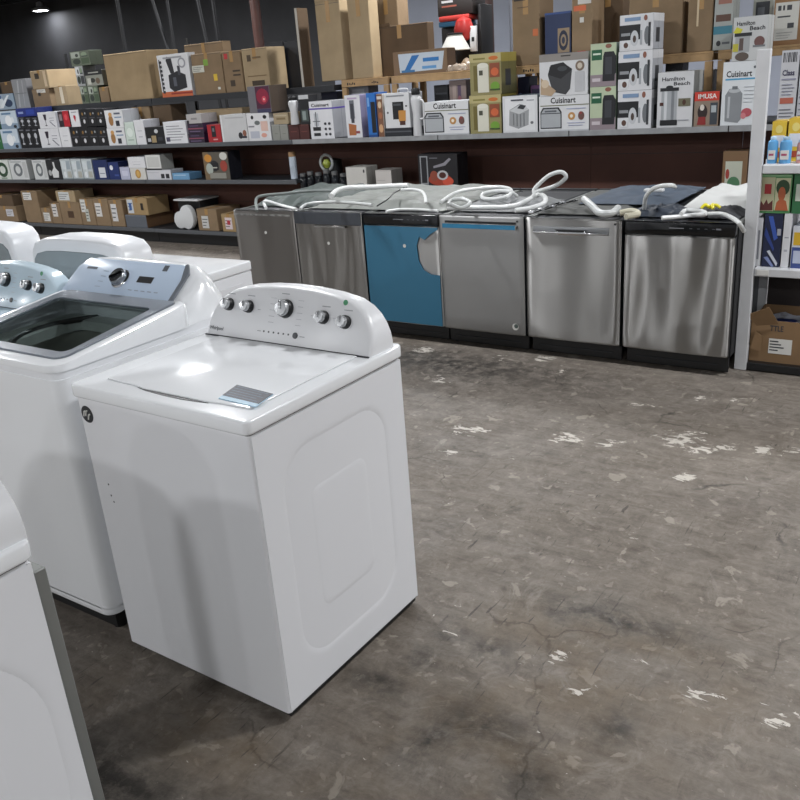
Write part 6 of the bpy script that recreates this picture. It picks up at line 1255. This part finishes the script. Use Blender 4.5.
    k.box(-.030, .030, -.008, .008, .028, .033, mat('knob_dark_chrome', '2a2c30', .12, .9), .003, mx=Matrix.Rotation(.5, 4, 'Z'))
    o = k.build('dial', t, loc=at(.0, L_*.5)); o.rotation_euler = (PI/2 - tlt, 0, 0)
    g = MB().box(.09, .17, -.0068, -.006, L_*.46, L_*.62, BLACK, mx=rot); g.build('display', t, smooth=0)
    g = MB().box(.19, .215, -.0066, -.006, L_*.8, L_*.95, ink('4f555c'), mx=rot)
    g.box(-.225, -.165, -.0066, -.006, L_*.70, L_*.76, ink('6b7078'), mx=rot)
    for q in range(5): g.box(.07+.035*q, .09+.035*q, -.0066, -.006, L_*.24, L_*.26, ink('8b94a2'), mx=rot)
    for q in range(4):
        g.box(-.12, -.09, -.0066, -.006, L_*(.25+.14*q), L_*(.265+.14*q), ink('93a0b0'), mx=rot)
    g.build('console_print', t, smooth=0)
    return t
glass_washer()

# ------------------------------------------------------------------ back row dryers, seen from behind
def dryer(loc, label, top=.945, full=True, ctop=1.162):
    t = empty('dryer', loc, 0, label, 'dryer')
    W = .343; D0, D1 = 0, .62   # y 0 = rear, facing +y
    b = MB().box(-W, W, D0, D1, .03, top-.045, ENAMELSIDE, .006, 2)
    # pressed panel on the visible side
    b.prism(rounded(D0+.05, D1-.05, .12, top-.09, .03, 4), W, W+.003, ENAMELSIDE, 'x', .002, 1)
    b.build('cabinet', t)
    MB().box(-W+.02, W-.02, D0+.02, D1-.02, .01, .03, BLACK).build('base_frame', t, smooth=0)
    for sx in (-1, 1):
        for y in (.06, D1-.06): MB().lathe([(.02, 0), (.02, .01)], BLACK, 12, Matrix.Translation((sx*.3, y, 0))).build('foot', t)
    dk = MB().prism(rounded(-W-.003, W+.003, D0-.004, D1+.01, .02, 4), top-.043, top, ENAMEL, 'z', .008, 3); dk.build('top_panel', t)
    h = ctop - top
    ar = [(-.345, 0), (-.345, h*.45), (-.33, h*.72), (-.30, h*.88), (-.22, h*.97), (-.1, h), (.1, h), (.22, h*.98), (.30, h*.92), (.335, h*.78), (.348, h*.5), (.348, 0)]
    ar = [(x*.93 - .012, z) for x, z in ar]
    c = MB().prism([(x, top+.001+z) for x, z in ar], -.06, .10, ENAMEL2, 'y', .018, 3); c.build('console', t, smooth=50)
    g = MB().prism([(x*.93-.005, top+.006+z*.72) for x, z in ar], -.064, -.058, mat('grey_console_back', '8d979b', .35, var=.04), 'y', .002, 1); g.build('console_back_cover', t, smooth=0)
    return t
dryer((-3.155, 2.24, 0), 'white dryer behind the glass lid machine, its grey console back turned this way')
dryer((-3.96, 2.26, 0), 'white dryer at the left edge behind the blue tinted machine', ctop=1.19)

# ------------------------------------------------------------------ camera, light, colour
cam = bpy.data.cameras.new('camera'); co = bpy.data.objects.new('camera', cam); C.objects.link(co)
cam.sensor_width = 36; cam.lens = 37.8788; cam.clip_end = 200
co.matrix_world = Matrix(((.83106769, -.1415647, .53785307, 0), (.55151058, .33469633, -.76407751, 0), (-.07185104, .9316318, .35622973, 1.6957), (0, 0, 0, 1)))
bpy.context.scene.camera = co
w = bpy.data.worlds.new('world'); w.use_nodes = True; w.node_tree.nodes['Background'].inputs[0].default_value = (.02, .02, .022, 1)
bpy.context.scene.world = w
vs_ = bpy.context.scene.view_settings
vs_.view_transform = 'Standard'; vs_.look = 'None'; vs_.gamma = 1; vs_.use_curve_mapping = False; vs_.exposure = EXPOSURE
